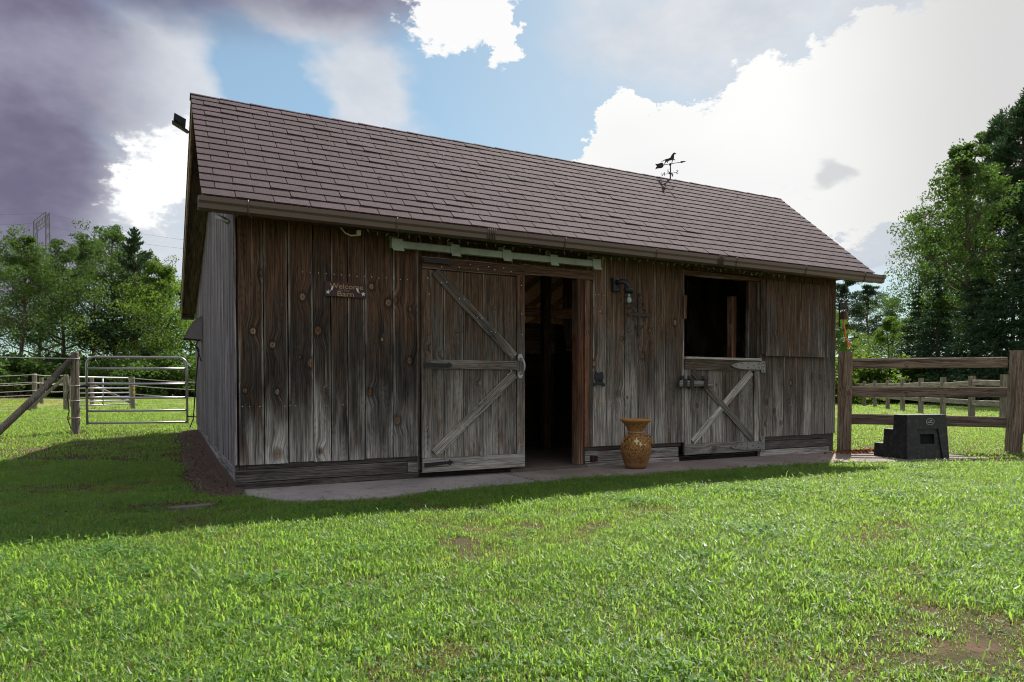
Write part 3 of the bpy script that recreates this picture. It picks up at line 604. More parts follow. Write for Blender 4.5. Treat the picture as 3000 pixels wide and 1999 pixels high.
for x, w_ in ((0.07, 0.03), (1.55, 0.03), (2.66, 0.10), (3.64, 0.03), (5.03, 0.03), (6.14, 0.10), (6.43, 0.03), (7.83, 0.03), (9.17, 0.03)):
    s_ = MB().tube([(x, EY-0.09, 2.846), (x, EY-0.124, 2.845), (x, EY-0.124, 2.797), (x, EY-0.105, 2.777), (x, EY-0.099, 2.733), (x+0.02, EY-0.055, 2.714), (x+0.05, EY-0.01, 2.70)] if w_ < 0.05 else [(x, EY-0.124, 2.85), (x, EY-0.124, 2.797), (x, EY-0.105, 2.777), (x, EY-0.099, 2.731), (x, EY-0.055, 2.715)], 0.006 if w_ < 0.05 else 0.004, 6)
    if w_ >= 0.05:
        for q in (-0.045, -0.022, 0.022, 0.045): s_.tube([(x+q, EY-0.124, 2.85), (x+q, EY-0.124, 2.797), (x+q, EY-0.105, 2.777), (x+q, EY-0.099, 2.731)], 0.006, 6)
    s_.build('strap', M_GUTTER, gut, smooth=True)
MB().tube([(-0.19, -0.15, 2.74), (-0.13, -0.19, 2.71), (-0.085, -0.22, 2.675)], [0.022, 0.024, 0.026], 12).build('drain_outlet', M_ZINC, gut, smooth=True)
# ------------------------------------------------------------------ sliding door
def nails(name, parent, pts, y, r=0.006, mat=None):
    mb = MB()
    for x, z in pts: mb.lathe([(r, 0), (r*0.8, 0.004)], 6, (0, 0, 0)) if False else mb.box((x-r, y-0.003, z-r), (x+r, y+0.001, z+r))
    return tag(mb.build(name, mat or M_NAIL, parent), kind='stuff')
DY = -0.075
sd = MB().box((1.965, DY+0.024, 0.10), (3.289, DY+0.040, 2.55)).build('sliding_door', M_INNER, barn); sd['tone'] = [0, 1, 0.7]
se = [2.069, 2.233, 2.482, 2.734, 2.936, 3.185]
for i in range(5):
    cx = (se[i]+se[i+1])/2
    plank('door_plank', sd, (cx, DY, 0.24), (cx, DY, 2.40), se[i+1]-se[i]-0.007, 0.022, FR, M_GREY, [(0.25, 0.9, 0.78), (0.1, 0.9, 0.75), (0.2, 0.9, 0.72), (0.25, 0.85, 0.78), (0.25, 0.8, 0.76)][i], [[(0.03, 1.2, 0.018)], [(0.02, 1.45, 0.012)], [(0.05, 0.86, 0.016)], [(0.02, 1.75, 0.015)], []][i])
plank('stile', sd, (2.013, DY-0.022, 0.245), (2.013, DY-0.022, 2.40), 0.104, 0.022, FR, M_GREY, (0.15, 0.9, 0.8), [(0.005, 1.26, 0.02)])
plank('stile', sd, (3.239, DY-0.022, 0.235), (3.239, DY-0.022, 2.425), 0.104, 0.022, FR, M_GREY, (0.1, 0.95, 0.85))
def hrail(name, parent, x0, x1, z, h_, y, mat, tone, t_=0.024, **k): return plank(name, parent, (x0, y, z), (x1, y, z), h_, t_, FR, mat, tone, **k)
hrail('top_rail', sd, 1.965, 3.289, 2.478, 0.135, DY-0.022, M_FRONT, (0.2, 0, 0.75))
hrail('middle_rail', sd, 2.067, 3.187, 1.319, 0.103, DY-0.022, M_GREY, (-0.5, 1.0, 0.9))
hrail('bottom_rail', sd, 1.965, 3.289, 0.158, 0.160, DY-0.026, M_GREY, (0.0, 0.9, 0.85), t_=0.034)
plank('brace', sd, (2.125, DY-0.0225, 2.385), (3.150, DY-0.0225, 1.425), 0.112, 0.022, FR, M_GREY, (-0.6, 0.55, 0.75))
plank('brace', sd, (3.150, DY-0.0225, 1.215), (2.115, DY-0.0225, 0.290), 0.112, 0.022, FR, M_GREY, (-0.2, 0.9, 0.85))
def strap_hinge(parent, x, z, ln, mat, y, rot=0.0):
    poly = [(0, -0.026), (ln*0.80, -0.016), (ln*0.86, -0.032), (ln, 0), (ln*0.86, 0.032), (ln*0.80, 0.016), (0, 0.026)]
    return MB().prism(poly, lambda a, b, d: (x+a, d, z+b+a*rot), y, y-0.005).build('strap_hinge', mat, parent)
strap_hinge(sd, 1.967, 1.312, 0.36, M_IRON, DY-0.046-0.0005, 0.0); strap_hinge(sd, 1.967, 0.168, 0.36, M_IRON, DY-0.061, 0.05); strap_hinge(sd, 1.975, 2.50, 0.36, M_IRON, DY-0.047, -0.03)
h_ = MB(); y0 = DY-0.046
for z in (1.42, 1.205): h_.prism([(0.034*math.cos(a)*(1+0.12*math.cos(6*a)), 0.042*math.sin(a)*(1+0.12*math.cos(6*a))) for a in np.linspace(0, 2*PI, 25)[:-1]], lambda a, b, d: (3.222+a, d, z+b), y0+0.022, y0+0.014)
h_.tube([(3.222, y0+0.016, 1.41), (3.238, y0-0.02, 1.395), (3.246, y0-0.042, 1.35), (3.248, y0-0.046, 1.31), (3.246, y0-0.042, 1.27), (3.238, y0-0.02, 1.23), (3.222, y0+0.016, 1.215)], 0.012, 8)
h_.build('pull_handle', M_ZINC, sd, smooth=False)
nails('nail_heads', sd, [(2.03, 2.30), (2.045, 2.12), (2.0, 2.52), (2.05, 2.49), (2.11, 2.48), (2.2, 2.44), (2.31, 2.50), (2.42, 2.455), (2.56, 2.5), (2.66, 2.45), (2.8, 2.49), (2.88, 2.46), (3.0, 2.49), (3.1, 2.455), (3.24, 2.30), (3.245, 1.95), (3.25, 1.7), (3.235, 0.35), (2.02, 0.6)], DY-0.023, 0.005)
nails('nail_heads', sd, [(2.20, 2.26), (2.26, 2.27), (2.42, 2.09), (2.48, 2.085), (2.65, 1.88), (2.71, 1.875), (2.83, 1.72), (2.885, 1.715), (3.09, 1.45), (3.1, 1.255), (3.05, 1.21), (2.2, 0.40), (2.4, 0.53)], DY-0.0235, 0.005)
# head board and door track
hrail('door_header', barn, 3.30, 4.36, 2.515, 0.125, -0.02, M_FRONT, (0.1, 0.6, 1.1), t_=0.02)
plank('door_trim', barn, (1.951, -0.012, 0.10), (1.951, -0.012, 2.62), 0.026, 0.03, FR, M_FRONT, (0.5, 0.2, 1.6))
tk = MB().prism([(-0.165, 2.600), (-0.165, 2.672), (-0.150, 2.684), (-0.115, 2.684), (-0.100, 2.672), (-0.100, 2.600), (-0.112, 2.600), (-0.112, 2.668), (-0.152, 2.668), (-0.152, 2.600)], lambda a, b, d: (d, a, b), 1.59, 4.362).build('door_track', M_TRACK, barn)
for x0, x1 in ((1.586, 1.714), (2.285, 2.398), (2.95, 3.065), (3.607, 3.718), (4.24, 4.366)):
    b_ = MB().box((x0, -0.172, 2.606), (x1, -0.168, 2.692)).box((x0, -0.172, 2.6925), (x1, -0.092, 2.697)).box((x0, -0.096, 2.60), (x1, -0.09, 2.692))
    b_.box((x0+0.01, -0.030, 2.700), (x1-0.02, -0.024, 2.752)).box((x0+0.01, -0.09, 2.698), (x1-0.02, -0.024, 2.704))
    b_.hexa([(x0+0.02, -0.1725, 2.565), (x1+0.02, -0.1725, 2.565), (x1+0.02, -0.13, 2.600), (x0+0.02, -0.13, 2.600), (x0+0.0, -0.176, 2.605), (x1, -0.176, 2.605), (x1, -0.172, 2.606), (x0, -0.172, 2.606)])
    b_.build('track_bracket', M_TRACK, tk)
# door opening jamb: raw red posts
plank('door_jamb', barn, (4.16, -0.012, 0.05), (4.16, -0.012, 2.46), 0.085, 0.14, FR, M_RED, (0.25, 0.9, 0.75))
plank('door_jamb', barn, (4.222, 0.012, 0.05), (4.222, 0.012, 2.46), 0.034, 0.10, FR, M_RED, (0.5, 0.3, 0.55))
plank('door_jamb', barn, (4.276, 0.002, 0.27), (4.276, 0.002, 2.62), 0.066, 0.03, FR, M_RED, (0.0, 0.15, 1.5), [(0.0, 1.50, 0.016)])
plank('door_jamb', barn, (4.336, 0.003, 0.27), (4.336, 0.003, 2.80), 0.046, 0.03, FR, M_GREY, (0.5, 0.6, 0.55))
MB().box((4.33, -0.035, 0.075), (4.375, 0.02, 0.155)).box((4.378, -0.045, 0.078), (4.408, 0.02, 0.152)).build('door_guide', simple('rusty_guide', (0.055, 0.028, 0.022), 0.7, 0.3), barn)

# ------------------------------------------------------------------ stall half door and open upper leaf
hd = MB().box((5.90, 0.004, 0.11), (7.367, 0.016, 1.44)).build('half_door', M_INNER, barn); hd['tone'] = [0, 1, 0.7]
HY = -0.016; se = [6.016, 6.224, 6.351, 6.622, 6.976, 7.252]
for i in range(5):
    cx = (se[i]+se[i+1])/2
    plank('door_plank', hd, (cx, HY, 0.24), (cx, HY, 1.30), se[i+1]-se[i]-0.007, 0.02, FR, M_GREY, [(0.2, 0.8, 0.7), (0.1, 0.9, 0.85), (0.15, 0.9, 0.85), (0.2, 0.8, 0.8), (0.2, 0.7, 0.75)][i], [[(0.02, 0.55, 0.025)], [], [(0.02, 0.85, 0.012)], [], [(0.06, 0.4, 0.012)]][i])
plank('stile', hd, (5.955, HY-0.02, 0.24), (5.955, HY-0.02, 1.30), 0.115, 0.02, FR, M_GREY, (0.0, 0.9, 0.9)); plank('stile', hd, (7.312, HY-0.02, 0.24), (7.312, HY-0.02, 1.30), 0.11, 0.02, FR, M_GREY, (0.0, 1, 1.0))
hrail('top_rail', hd, 5.897, 7.369, 1.372, 0.148, HY-0.020, M_GREY, (0.1, 0.9, 0.75)); hrail('bottom_rail', hd, 5.897, 7.372, 0.166, 0.156, HY-0.020, M_GREY, (0.3, 0.7, 0.72), knots=[(0.0, 0.55, 0.03)])
plank('cap_ledge', hd, (5.893, HY-0.045, 1.468), (7.37, HY-0.045, 1.468), 0.036, 0.09, FR, M_GREY, (-1.0, 1, 1.1))
plank('brace', hd, (7.19, HY-0.0205, 1.275), (6.05, HY-0.0205, 0.27), 0.10, 0.02, FR, M_GREY, (-0.5, 1, 1.0))
plank('brace', hd, (6.04, HY-0.0225, 1.285), (7.225, HY-0.0225, 0.265), 0.10, 0.021, FR, M_GREY, (-0.3, 0.5, 0.62))
def leaf_hinge(zc, x1=7.362):
    n = 14; poly = [(x1, zc-0.055)] + [(x1-0.40-0.24*math.sin(a)**1.0*0 - 0.22*math.cos(a-PI/2)*1.0, zc+0.055*math.cos(PI-a)) for a in np.linspace(0, PI, n)][0:0]
    poly = [(x1, zc-0.056), (x1-0.36, zc-0.054), (x1-0.48, zc-0.042), (x1-0.57, zc-0.022), (x1-0.61, zc), (x1-0.57, zc+0.022), (x1-0.48, zc+0.042), (x1-0.36, zc+0.054), (x1, zc+0.056)]
    mb = MB().prism(poly, lambda a, b, d: (a, d, b), HY-0.041, HY-0.049)
    mb.tube([(x1+0.012, HY-0.046, zc-0.075), (x1+0.012, HY-0.046, zc+0.075)], 0.014, 10)
    mb.build('leaf_hinge', M_RUST, hd)
    nails('bolt_heads', hd, [(x1-q, zc+s_) for q, s_ in ((0.05, 0.03), (0.05, -0.03), (0.17, 0.0), (0.28, 0.03), (0.28, -0.03), (0.4, 0.03), (0.52, 0.0))], HY-0.05, 0.008, M_IRON)
leaf_hinge(1.372); leaf_hinge(0.176)
for z0, z1 in ((1.275, 1.445), (0.08, 0.305)):
    MB().box((7.385, -0.036, z0), (7.475, -0.024, z1)).build('hinge_plate', M_RUST, barn)
    nails('bolt_heads', barn, [(7.43, z0+0.03), (7.43, (z0+z1)/2), (7.43, z1-0.03)], -0.0365, 0.008, M_IRON)
lt = plank('latch_bar', hd, (5.76, HY-0.075, 1.105), (6.365, HY-0.075, 1.105), 0.085, 0.022, FR, M_OLDFENCE, (-1.0, 1, 1.2), c=0.01)
for x0 in (5.815, 5.935, 6.195):
    MB().box((x0, HY-0.083, 1.045), (x0+0.07, HY-0.0755, 1.165)).box((x0, HY-0.083, 1.166), (x0+0.07, HY-0.018, 1.172)).box((x0+0.005, HY-0.026, 1.1725), (x0+0.055, HY-0.018, 1.215)).box((x0, HY-0.083, 1.038), (x0+0.07, HY-0.018, 1.044)).build('latch_keeper', M_IRON, hd)
# frame of the stall opening
plank('stall_jamb', barn, (5.893, -0.006, 0.27), (5.893, -0.006, 2.72), 0.022, 0.09, FR, M_GREY, (-0.3, 1, 1.35))
hrail('stall_header', barn, 5.90, 7.40, 2.680, 0.060, -0.008, M_FRONT, (0.2, 0, 1.3), t_=0.10)
plank('stall_jamb', barn, (7.30, 0.055, 0.1), (7.30, 0.055, 2.65), 0.165, 0.06, FR, M_FRONT, (-0.5, 0.3, 0.75)); plank('stall_jamb', barn, (7.39, 0.0, 0.31), (7.39, 0.0, 2.65), 0.018, 0.05, FR, M_GREY, (0.2, 0.6, 0.9))
plank('stop_block', barn, (5.905, -0.03, 2.02), (5.905, -0.03, 2.35), 0.045, 0.05, FR, M_RED, (0, 1.5, 1.3))
ul = MB().box((7.475, -0.036, 1.54), (8.862, -0.030, 2.66)).build('upper_door_leaf', M_INNER, barn); ul['tone'] = [0, 1, 0.7]
us = [7.470, 7.708, 7.965, 8.217, 8.406, 8.616, 8.866]
for i in range(6):
    cx = (us[i]+us[i+1])/2
    plank('door_plank', ul, (cx, -0.058, 1.528), (cx, -0.058, 2.672), us[i+1]-us[i]-0.006, 0.022, FR, M_GREY, [(0.0, 0.9, 0.72), (0.1, 0.9, 0.75), (0.15, 0.9, 0.72), (0.1, 0.9, 0.78), (0.1, 1, 0.75), (0.0, 1, 0.8)][i], [[(0.08, 0.35, 0.02)], [(0.04, 0.55, 0.014)], [], [(0.0, 0.4, 0.012)], [], []][i])
plank('edge_trim', ul, (7.425, -0.05, 1.55), (7.425, -0.05, 2.68), 0.07, 0.03, FR, M_FRONT, (0.3, 0.2, 0.8))
nails('nail_heads', barn, [(x, 2.28+random.uniform(-.006, .006)) for x in np.arange(0.66, 1.9, 0.083)] + [(x, 0.86+random.uniform(-.006, .006)) for x in (0.05, 0.12, 0.22, 0.25, 0.47, 0.52, 0.58, 0.9, 1.08)] + [(x, 2.27) for x in (4.40, 4.45, 4.53)] + [(x, 0.86) for x in (4.40, 4.46, 4.54, 4.60)], 0.0, 0.0045)

# ------------------------------------------------------------------ inside the barn, seen through the openings
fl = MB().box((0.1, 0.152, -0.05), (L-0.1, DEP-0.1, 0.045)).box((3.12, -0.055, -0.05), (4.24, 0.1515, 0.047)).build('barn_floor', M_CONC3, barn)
def inplank(p0, p1, w_, t_, nrm, tone=(0, 1, 1), mat=M_INNER, name='inside_board'): return plank(name, barn, p0, p1, w_, t_, nrm, mat, tone)
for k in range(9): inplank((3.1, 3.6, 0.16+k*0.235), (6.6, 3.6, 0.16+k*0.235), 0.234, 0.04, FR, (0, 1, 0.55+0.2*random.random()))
mb = MB().box((3.1, 3.645, 0.0), (6.6, 3.67, 2.25)).box((6.0, 3.345, 0.0), (9.0, 3.36, 1.95)); mb.build('slit_light_block', M_INNER, barn)['tone'] = [0, 1, 0.6]  # backing sheets added behind the inside boards to block light slits
inplank((4.82, 1.95, 0.045), (4.82, 1.95, 4.2), 0.13, 0.13, FR, (0, 1, 0.55), name='post')
for x in (3.75, 4.62): inplank((x, 3.40, 0.045), (x, 3.40, 3.9), 0.14, 0.14, FR, (0, 1, 0.9), name='post')
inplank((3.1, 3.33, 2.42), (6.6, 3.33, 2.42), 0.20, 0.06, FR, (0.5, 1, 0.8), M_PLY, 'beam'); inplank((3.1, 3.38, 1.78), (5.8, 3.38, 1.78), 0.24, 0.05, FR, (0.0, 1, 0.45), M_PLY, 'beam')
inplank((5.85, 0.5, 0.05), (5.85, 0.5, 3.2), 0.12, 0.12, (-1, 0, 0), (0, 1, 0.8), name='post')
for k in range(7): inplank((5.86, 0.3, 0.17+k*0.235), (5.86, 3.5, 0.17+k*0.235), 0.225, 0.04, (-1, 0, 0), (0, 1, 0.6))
for x in np.arange(0.4, 9.0, 0.61):
    inplank((x, 0.05, roof_z(0.05)-0.13), (x, RY, RZ-0.13), 0.14, 0.045, (1, 0, 0), (0.5, 1, 1.3), name='rafter'); inplank((x, RY, RZ-0.13), (x, DEP-0.1, roof_z(DEP-0.1)-0.13), 0.14, 0.045, (1, 0, 0), (0.5, 1, 1.3), name='rafter')
for k in range(7): inplank((6.0, 3.3, 0.17+k*0.27), (9.0, 3.3, 0.17+k*0.27), 0.269, 0.04, FR, (0, 1, 0.9))
for k in range(10): inplank((6.15+k*0.3, 3.4, 1.9), (6.15+k*0.3, 3.4, 3.6), 0.285, 0.03, FR, (0, 1, 0.9))
inplank((7.165, 0.30, 0.05), (7.165, 0.30, 2.45), 0.10, 0.09, FR, (0, 0.9, 1.1), M_RED, 'stall_post'); inplank((7.12, 0.28, 0.05), (7.12, 0.28, 2.02), 0.02, 0.09, FR, (0, 0.9, 1.2), M_RED, 'stall_post')
# ------------------------------------------------------------------ things on the barn
# welcome sign
sg = thing('welcome_sign', 'small maroon wooden sign lettered Welcome To Our Barn', 'sign', (1.112, -0.006, 2.04))
MB().box((0.890, -0.026, 2.040), (1.336, -0.004, 2.198)).build('board', M_SIGN, sg)
def put_text(s_, size, x, z, mat, xs=1.0, parent=None, y=-0.0265, rot=0.0):
    me = text_mesh(s_, size, 0.0015, xs); me.materials.clear(); me.materials.append(mat)
    return obj('lettering', me, None, parent, Matrix.Translation((x, y, z)) @ Matrix.Rotation(rot, 4, 'Y') @ Matrix.Rotation(PI/2, 4, 'X'))
put_text('Welcome', 0.078, 1.122, 2.150, M_TAN, 1.18, sg); put_text('To Our', 0.030, 1.095, 2.108, M_DIM, 1.3, sg); put_text('Barn', 0.082, 1.110, 2.068, M_TAN, 1.25, sg)
def star(cx, cz, r, rot): return [(cx+(r if k % 2 == 0 else r*0.38)*math.cos(PI/2+rot+k*PI/5), cz+(r if k % 2 == 0 else r*0.38)*math.sin(PI/2+rot+k*PI/5)) for k in range(10)]
for cx, cz, rr in ((0.920, 2.080, -0.15), (1.303, 2.080, 0.1)): MB().prism(star(cx, cz, 0.027, rr), lambda a, b, d: (a, d, b), -0.0262, -0.032).build('star', M_WHITE, sg)
crow = [(0, 0), (0.010, 0.012), (0.013, 0.030), (0.022, 0.048), (0.032, 0.052), (0.040, 0.044), (0.032, 0.040), (0.031, 0.026), (0.024, 0.012), (0.026, 0.004), (0.020, 0.007), (0.012, 0.006), (0.004, -0.006)]
MB().prism([(0.942+a*1.0, 2.098+b*0.95) for a, b in crow], lambda a, b, d: (a, d, b), -0.0285, -0.032).build('crow', M_WHITE, sg)
MB().prism([(1.262-a*1.0, 2.092+b*0.95) for a, b in crow][::-1], lambda a, b, d: (a, d, b), -0.0285, -0.032).build('crow', M_WHITE, sg)

# caged jar lamp
lm = thing('wall_lamp', 'black caged jar wall lamp with clear glass and white bulb', 'lamp', (4.70, -0.01, 2.3))
MB().box((4.645, -0.060, 2.325), (4.745, -0.003, 2.505)).build('mounting_box', M_LAMPB, lm)
nails('screws', lm, [(4.715, 2.482), (4.715, 2.348)], -0.061, 0.007, M_NAIL)
LX, LY = 4.815, -0.165
MB().tube([(4.70, -0.06, 2.44), (4.725, -0.10, 2.452), (4.76, -0.135, 2.445), (4.79, -0.155, 2.42), (4.81, LY, 2.38), (LX, LY, 2.36)], [0.036, 0.036, 0.036, 0.034, 0.034, 0.04], 12).build('elbow', M_LAMPB, lm, smooth=True)
MB().lathe([(0.055, 2.372), (0.070, 2.362), (0.074, 2.335), (0.066, 2.318), (0.060, 2.300)], 20, (LX, LY, 0)).build('cap', M_LAMPB, lm, smooth=True)
MB().lathe([(0.054, 2.30), (0.056, 2.20), (0.052, 2.14), (0.038, 2.11), (0.015, 2.098)], 20, (LX, LY, 0)).build('glass', M_GLASS, lm, smooth=True)
cg = MB()
for k in range(4):
    a = k*PI/2+0.5; ca, sa = math.cos(a), math.sin(a)
    cg.tube([(LX+ca*r, LY+sa*r, z) for r, z in ((0.063, 2.31), (0.064, 2.20), (0.060, 2.14), (0.045, 2.10), (0.0, 2.085))], 0.004, 6)
for z, r in ((2.24, 0.064), (2.16, 0.062)): cg.torus((LX, LY, z), r, 0.004, (0, 0, 1), 20, 6)
cg.build('cage', M_LAMPB, lm, smooth=True)
MB().lathe([(0.016, 2.29), (0.018, 2.255), (0.030, 2.225), (0.036, 2.195), (0.030, 2.168), (0.010, 2.155)], 16, (LX, LY, 0)).build('bulb', M_WHITE, lm, smooth=True)

# iron cross
cr = MB(); cx, cz, yb = 5.106, 2.04, -0.006
P3 = lambda a, b, d: (cx+a, d, cz+b)
def bar(p, q, w0, w1):
    (a, b), (c_, d_) = p, q; n_ = Vector((-(d_-b), c_-a)).normalized()
    cr.prism([(a+n_.x*w0, b+n_.y*w0), (a-n_.x*w0, b-n_.y*w0), (c_-n_.x*w1, d_-n_.y*w1), (c_+n_.x*w1, d_+n_.y*w1)], P3, yb, yb-0.010)
bar((0, -0.22), (0, 0.17), 0.018, 0.022); cr.prism([(-0.12, -0.018), (0.12, -0.018), (0.12, 0.018), (-0.12, 0.018)], P3, yb-0.0005, yb-0.0115)
def tip(x, z, ang, l=0.085, w_=0.030):
    pts = [(0, -0.014), (l*0.35, -w_), (l*0.7, -w_*0.7), (l, 0), (l*0.7, w_*0.7), (l*0.35, w_), (0, 0.014)]; ca, sa = math.cos(ang), math.sin(ang)
    cr.prism([(x+a*ca-b*sa, z+a*sa+b*ca) for a, b in pts], P3, yb-0.001, yb-0.012)
tip(0.115, 0, 0); tip(-0.115, 0, PI); tip(0, 0.165, PI/2); tip(0, -0.215, -PI/2)
def curl(x, z, sx, sz, r=0.032): 
    cr.tube([(cx+x+sx*q, yb-0.007, cz+z+sz*p) for q, p in ((0, 0), (r*0.9, r*0.1), (r*1.7, r*0.7), (r*1.8, r*1.5), (r*1.2, r*1.8))], 0.007, 6)
for sx in (-1, 1):
    curl(sx*0.018, 0.105, sx, 1); curl(sx*0.018, 0.02, sx*1.5, 1); curl(sx*0.018, -0.02, sx*1.5, -1); curl(sx*0.015, -0.19, sx, 1, 0.024)
cr.torus((cx, yb-0.006, cz+0.268), 0.018, 0.006, (0, 1, 0), 14, 6)
o = cr.build('iron_cross', M_CROSS); tag(o, 'ornate rusty iron cross hung on the barn boards below the lamp', 'cross')

# iron hook plate
pl_ = [(-0.058, 0.095), (-0.030, 0.082), (0, 0.074), (0.022, 0.082), (0.036, 0.092), (0.056, 0.088), (0.066, 0.04), (0.066, 0.0), (0.052, -0.03), (0.060, -0.045), (0.072, -0.062), (0.098, -0.064), (0.090, -0.075), (0.094, -0.094), (0.062, -0.100), (0.036, -0.085), (0.0, -0.068), (-0.034, -0.085), (-0.066, -0.098), (-0.094, -0.090), (-0.088, -0.072), (-0.098, -0.058), (-0.070, -0.055), (-0.050, -0.034), (-0.062, -0.01), (-0.070, 0.03)]
mb = MB().prism([(4.453+a, 1.166+b) for a, b in pl_], lambda a, b, d: (a, d, b), -0.004, -0.016)
mb.tube([(4.453, -0.016, 1.15), (4.457, -0.045, 1.14), (4.462, -0.055, 1.16), (4.455, -0.05, 1.18)], 0.008, 8)
o = mb.build('iron_hook_plate', M_IRON); tag(o, 'black iron bottle opener plate screwed to the pale board by the doorway', 'ornament')

# carved terracotta vase
VX, VY = 4.745, -0.41
vs = thing('terracotta_vase', 'carved terracotta vase with flared rim standing on the path', 'vase', (VX, VY, 0.010))
prof = [(0.02, 0), (0.118, 0.0), (0.128, 0.012), (0.145, 0.05), (0.170, 0.12), (0.192, 0.20), (0.199, 0.255), (0.194, 0.31), (0.176, 0.365), (0.145, 0.405), (0.112, 0.432), (0.100, 0.452), (0.100, 0.475), (0.112, 0.515), (0.135, 0.555), (0.168, 0.592), (0.186, 0.606), (0.199, 0.612), (0.203, 0.622), (0.199, 0.634), (0.185, 0.637), (0.172, 0.628), (0.150, 0.595), (0.115, 0.55), (0.09, 0.50), (0.085, 0.46)]
Vm = Matrix.Translation((VX, VY, 0.010))
MB().lathe(prof, 48).build('body', M_TERRA, vs, Vm, smooth=True)
rf = MB()
for z, r in ((0.462, 0.1015), (0.268, 0.1985), (0.258, 0.1985)): rf.torus((0, 0, z), r, 0.0045, (0, 0, 1), 48, 6)
rf.build('relief_bands', M_CREAM if False else M_TERRA, vs, Vm, smooth=True)
MB().torus((0, 0, 0.470), 0.1015, 0.004, (0, 0, 1), 48, 6).build('neck_band', M_CREAM, vs, Vm, smooth=True)
def on_body(th, z, d=0.002):
    r = np.interp(z, [p[1] for p in prof[1:13]], [p[0] for p in prof[1:13]]) + d
    return Vector((r*math.cos(th), r*math.sin(th), z))
camth = math.atan2(-7.48-VY, -0.715-VX)
for k in range(5):
    for dth, z, w_, h_ in ((0.06, 0.362, 0.235, 0.050), (0.32, 0.325, 0.13, 0.036), (-0.62, 0.318, 0.07, 0.018)):
        th = camth + dth + k*2*PI/5; mb = MB(); n = 16
        pts = []
        for q in range(n):
            a = 2*PI*q/n; rr = 0.42+0.58*abs(math.cos(2*a))**3 if q % 4 == 0 else (0.52 if q % 2 else 0.40)
            rr = 1.0 if q % 4 == 0 else (0.55 if q % 2 else 0.42)
            pts.append(on_body(th+w_*rr*math.cos(a), z+h_*rr*math.sin(a), 0.003))
        mb.add([on_body(th, z, 0.004)] + pts, [(0, 1+q, 1+(q+1) % n) for q in range(n)])
        mb.build('inlay', M_CREAM, vs, Vm)
for k in range(3):
    th = camth-0.66+k*2*PI/3; d = Vector((math.cos(th), math.sin(th), 0)); c_ = on_body(th, 0.405, 0.0)
    hb = MB().torus(c_+d*0.012, 0.026, 0.013, d.cross(Vector((0, 0, 1))), 18, 8); hb.build('lug', M_TERRA, vs, Vm, smooth=True)
    cc_ = on_body(th, 0.355, 0.016); MB().torus(cc_, 0.046, 0.010, (d*0.9+Vector((0, 0, 0.45))), 24, 8).build('ring_handle', M_TERRA, vs, Vm, smooth=True)

# string lights under the gutter
sl = thing('string_lights', 'green string of unlit fairy lights drooping under the gutter', 'string lights', (1.09, -0.1, 2.82))
sp = [(1.09, 2.835), (1.27, 2.795), (1.42, 2.765), (1.55, 2.760), (1.66, 2.775), (1.85, 2.770), (2.02, 2.782), (2.2, 2.762), (2.35, 2.775), (2.6, 2.755), (2.88, 2.770), (3.1, 2.755), (3.35, 2.772), (3.7, 2.752), (4.09, 2.772), (4.5, 2.752), (4.9, 2.775), (5.3, 2.755), (5.79, 2.772), (6.1, 2.752), (6.42, 2.745), (6.75, 2.785), (6.9, 2.76), (7.09, 2.745), (7.4, 2.765), (7.89, 2.765)]
xs_ = np.arange(1.25, 7.88, 0.04); zs_ = np.interp(xs_, [p[0] for p in sp], [p[1] for p in sp]) + RNG.uniform(-.004, .004, len(xs_)); ys_ = -0.105 + 0.012*np.sin(xs_*5)
MB().tube([(a, b, c_) for a, b, c_ in zip(xs_, ys_, zs_)], 0.0050, 5).build('cord', M_CORD, sl)
bm_ = MB().lathe([(0.005, 0), (0.007, -0.014), (0.005, -0.034), (0.001, -0.046)], 6).mesh('bulb'); bm_.materials.append(M_BULBG)
for i in range(2, len(xs_), 3):
    mw = Matrix.Translation((xs_[i], ys_[i], zs_[i]-0.002)) @ Euler((random.uniform(-.7, .7), random.uniform(-.9, .9) + (PI*0.8 if random.random() < .2 else 0), 0)).to_matrix().to_4x4()
    obj('bulb', bm_, None, sl, mw)
MB().tube([(1.06, -0.02, 2.79), (1.10, -0.05, 2.73), (1.16, -0.07, 2.70), (1.22, -0.09, 2.705), (1.25, -0.12, 2.71)], 0.009, 8).box((1.215, -0.13, 2.70), (1.255, -0.09, 2.755)).build('plug', M_WHITE, sl)

# weather vane
WX, WY = 6.955, RY
wv = thing('weather_vane', 'black iron weather vane with trotting horse on the roof ridge', 'weather vane', (WX, WY, RZ))
MB().tube([(WX, WY, RZ-0.03), (WX+0.004, WY, RZ+0.16), (WX, WY, RZ+0.265)], [0.012, 0.010, 0.008], 8).lathe([(0.006, 0.225), (0.018, 0.24), (0.020, 0.255), (0.010, 0.275)], 10, (WX, WY, RZ)).lathe([(0.008, 0.085), (0.020, 0.095), (0.022, 0.115), (0.008, 0.13)], 10, (WX, WY, RZ)).build('pole', M_IRON, wv)
ad = Vector((0.267, -0.42, 0)).normalized(); an = Vector((ad.y, -ad.x, 0))
A3 = lambda a, b, d: tuple(Vector((WX, WY, RZ+0.262)) + ad*a*0.84 + Vector((0, 0, 1))*b*0.9 + an*d)
ar = MB().tube([A3(-0.17, 0, 0), A3(0.26, 0, 0)], 0.0055, 6)
ar.prism([(0.20, 0), (0.215, 0.018), (0.31, 0.004), (0.31, -0.004), (0.215, -0.020)], A3, -0.003, 0.003)
ar.prism([(-0.13, 0), (-0.155, 0.045), (-0.185, 0.050), (-0.27, 0.038), (-0.31, 0.050), (-0.30, 0.026), (-0.275, 0.0), (-0.30, -0.03), (-0.305, -0.058), (-0.275, -0.046), (-0.17, -0.05), (-0.15, -0.035)], A3, -0.003, 0.003); ar.build('arrow', M_IRON, wv)
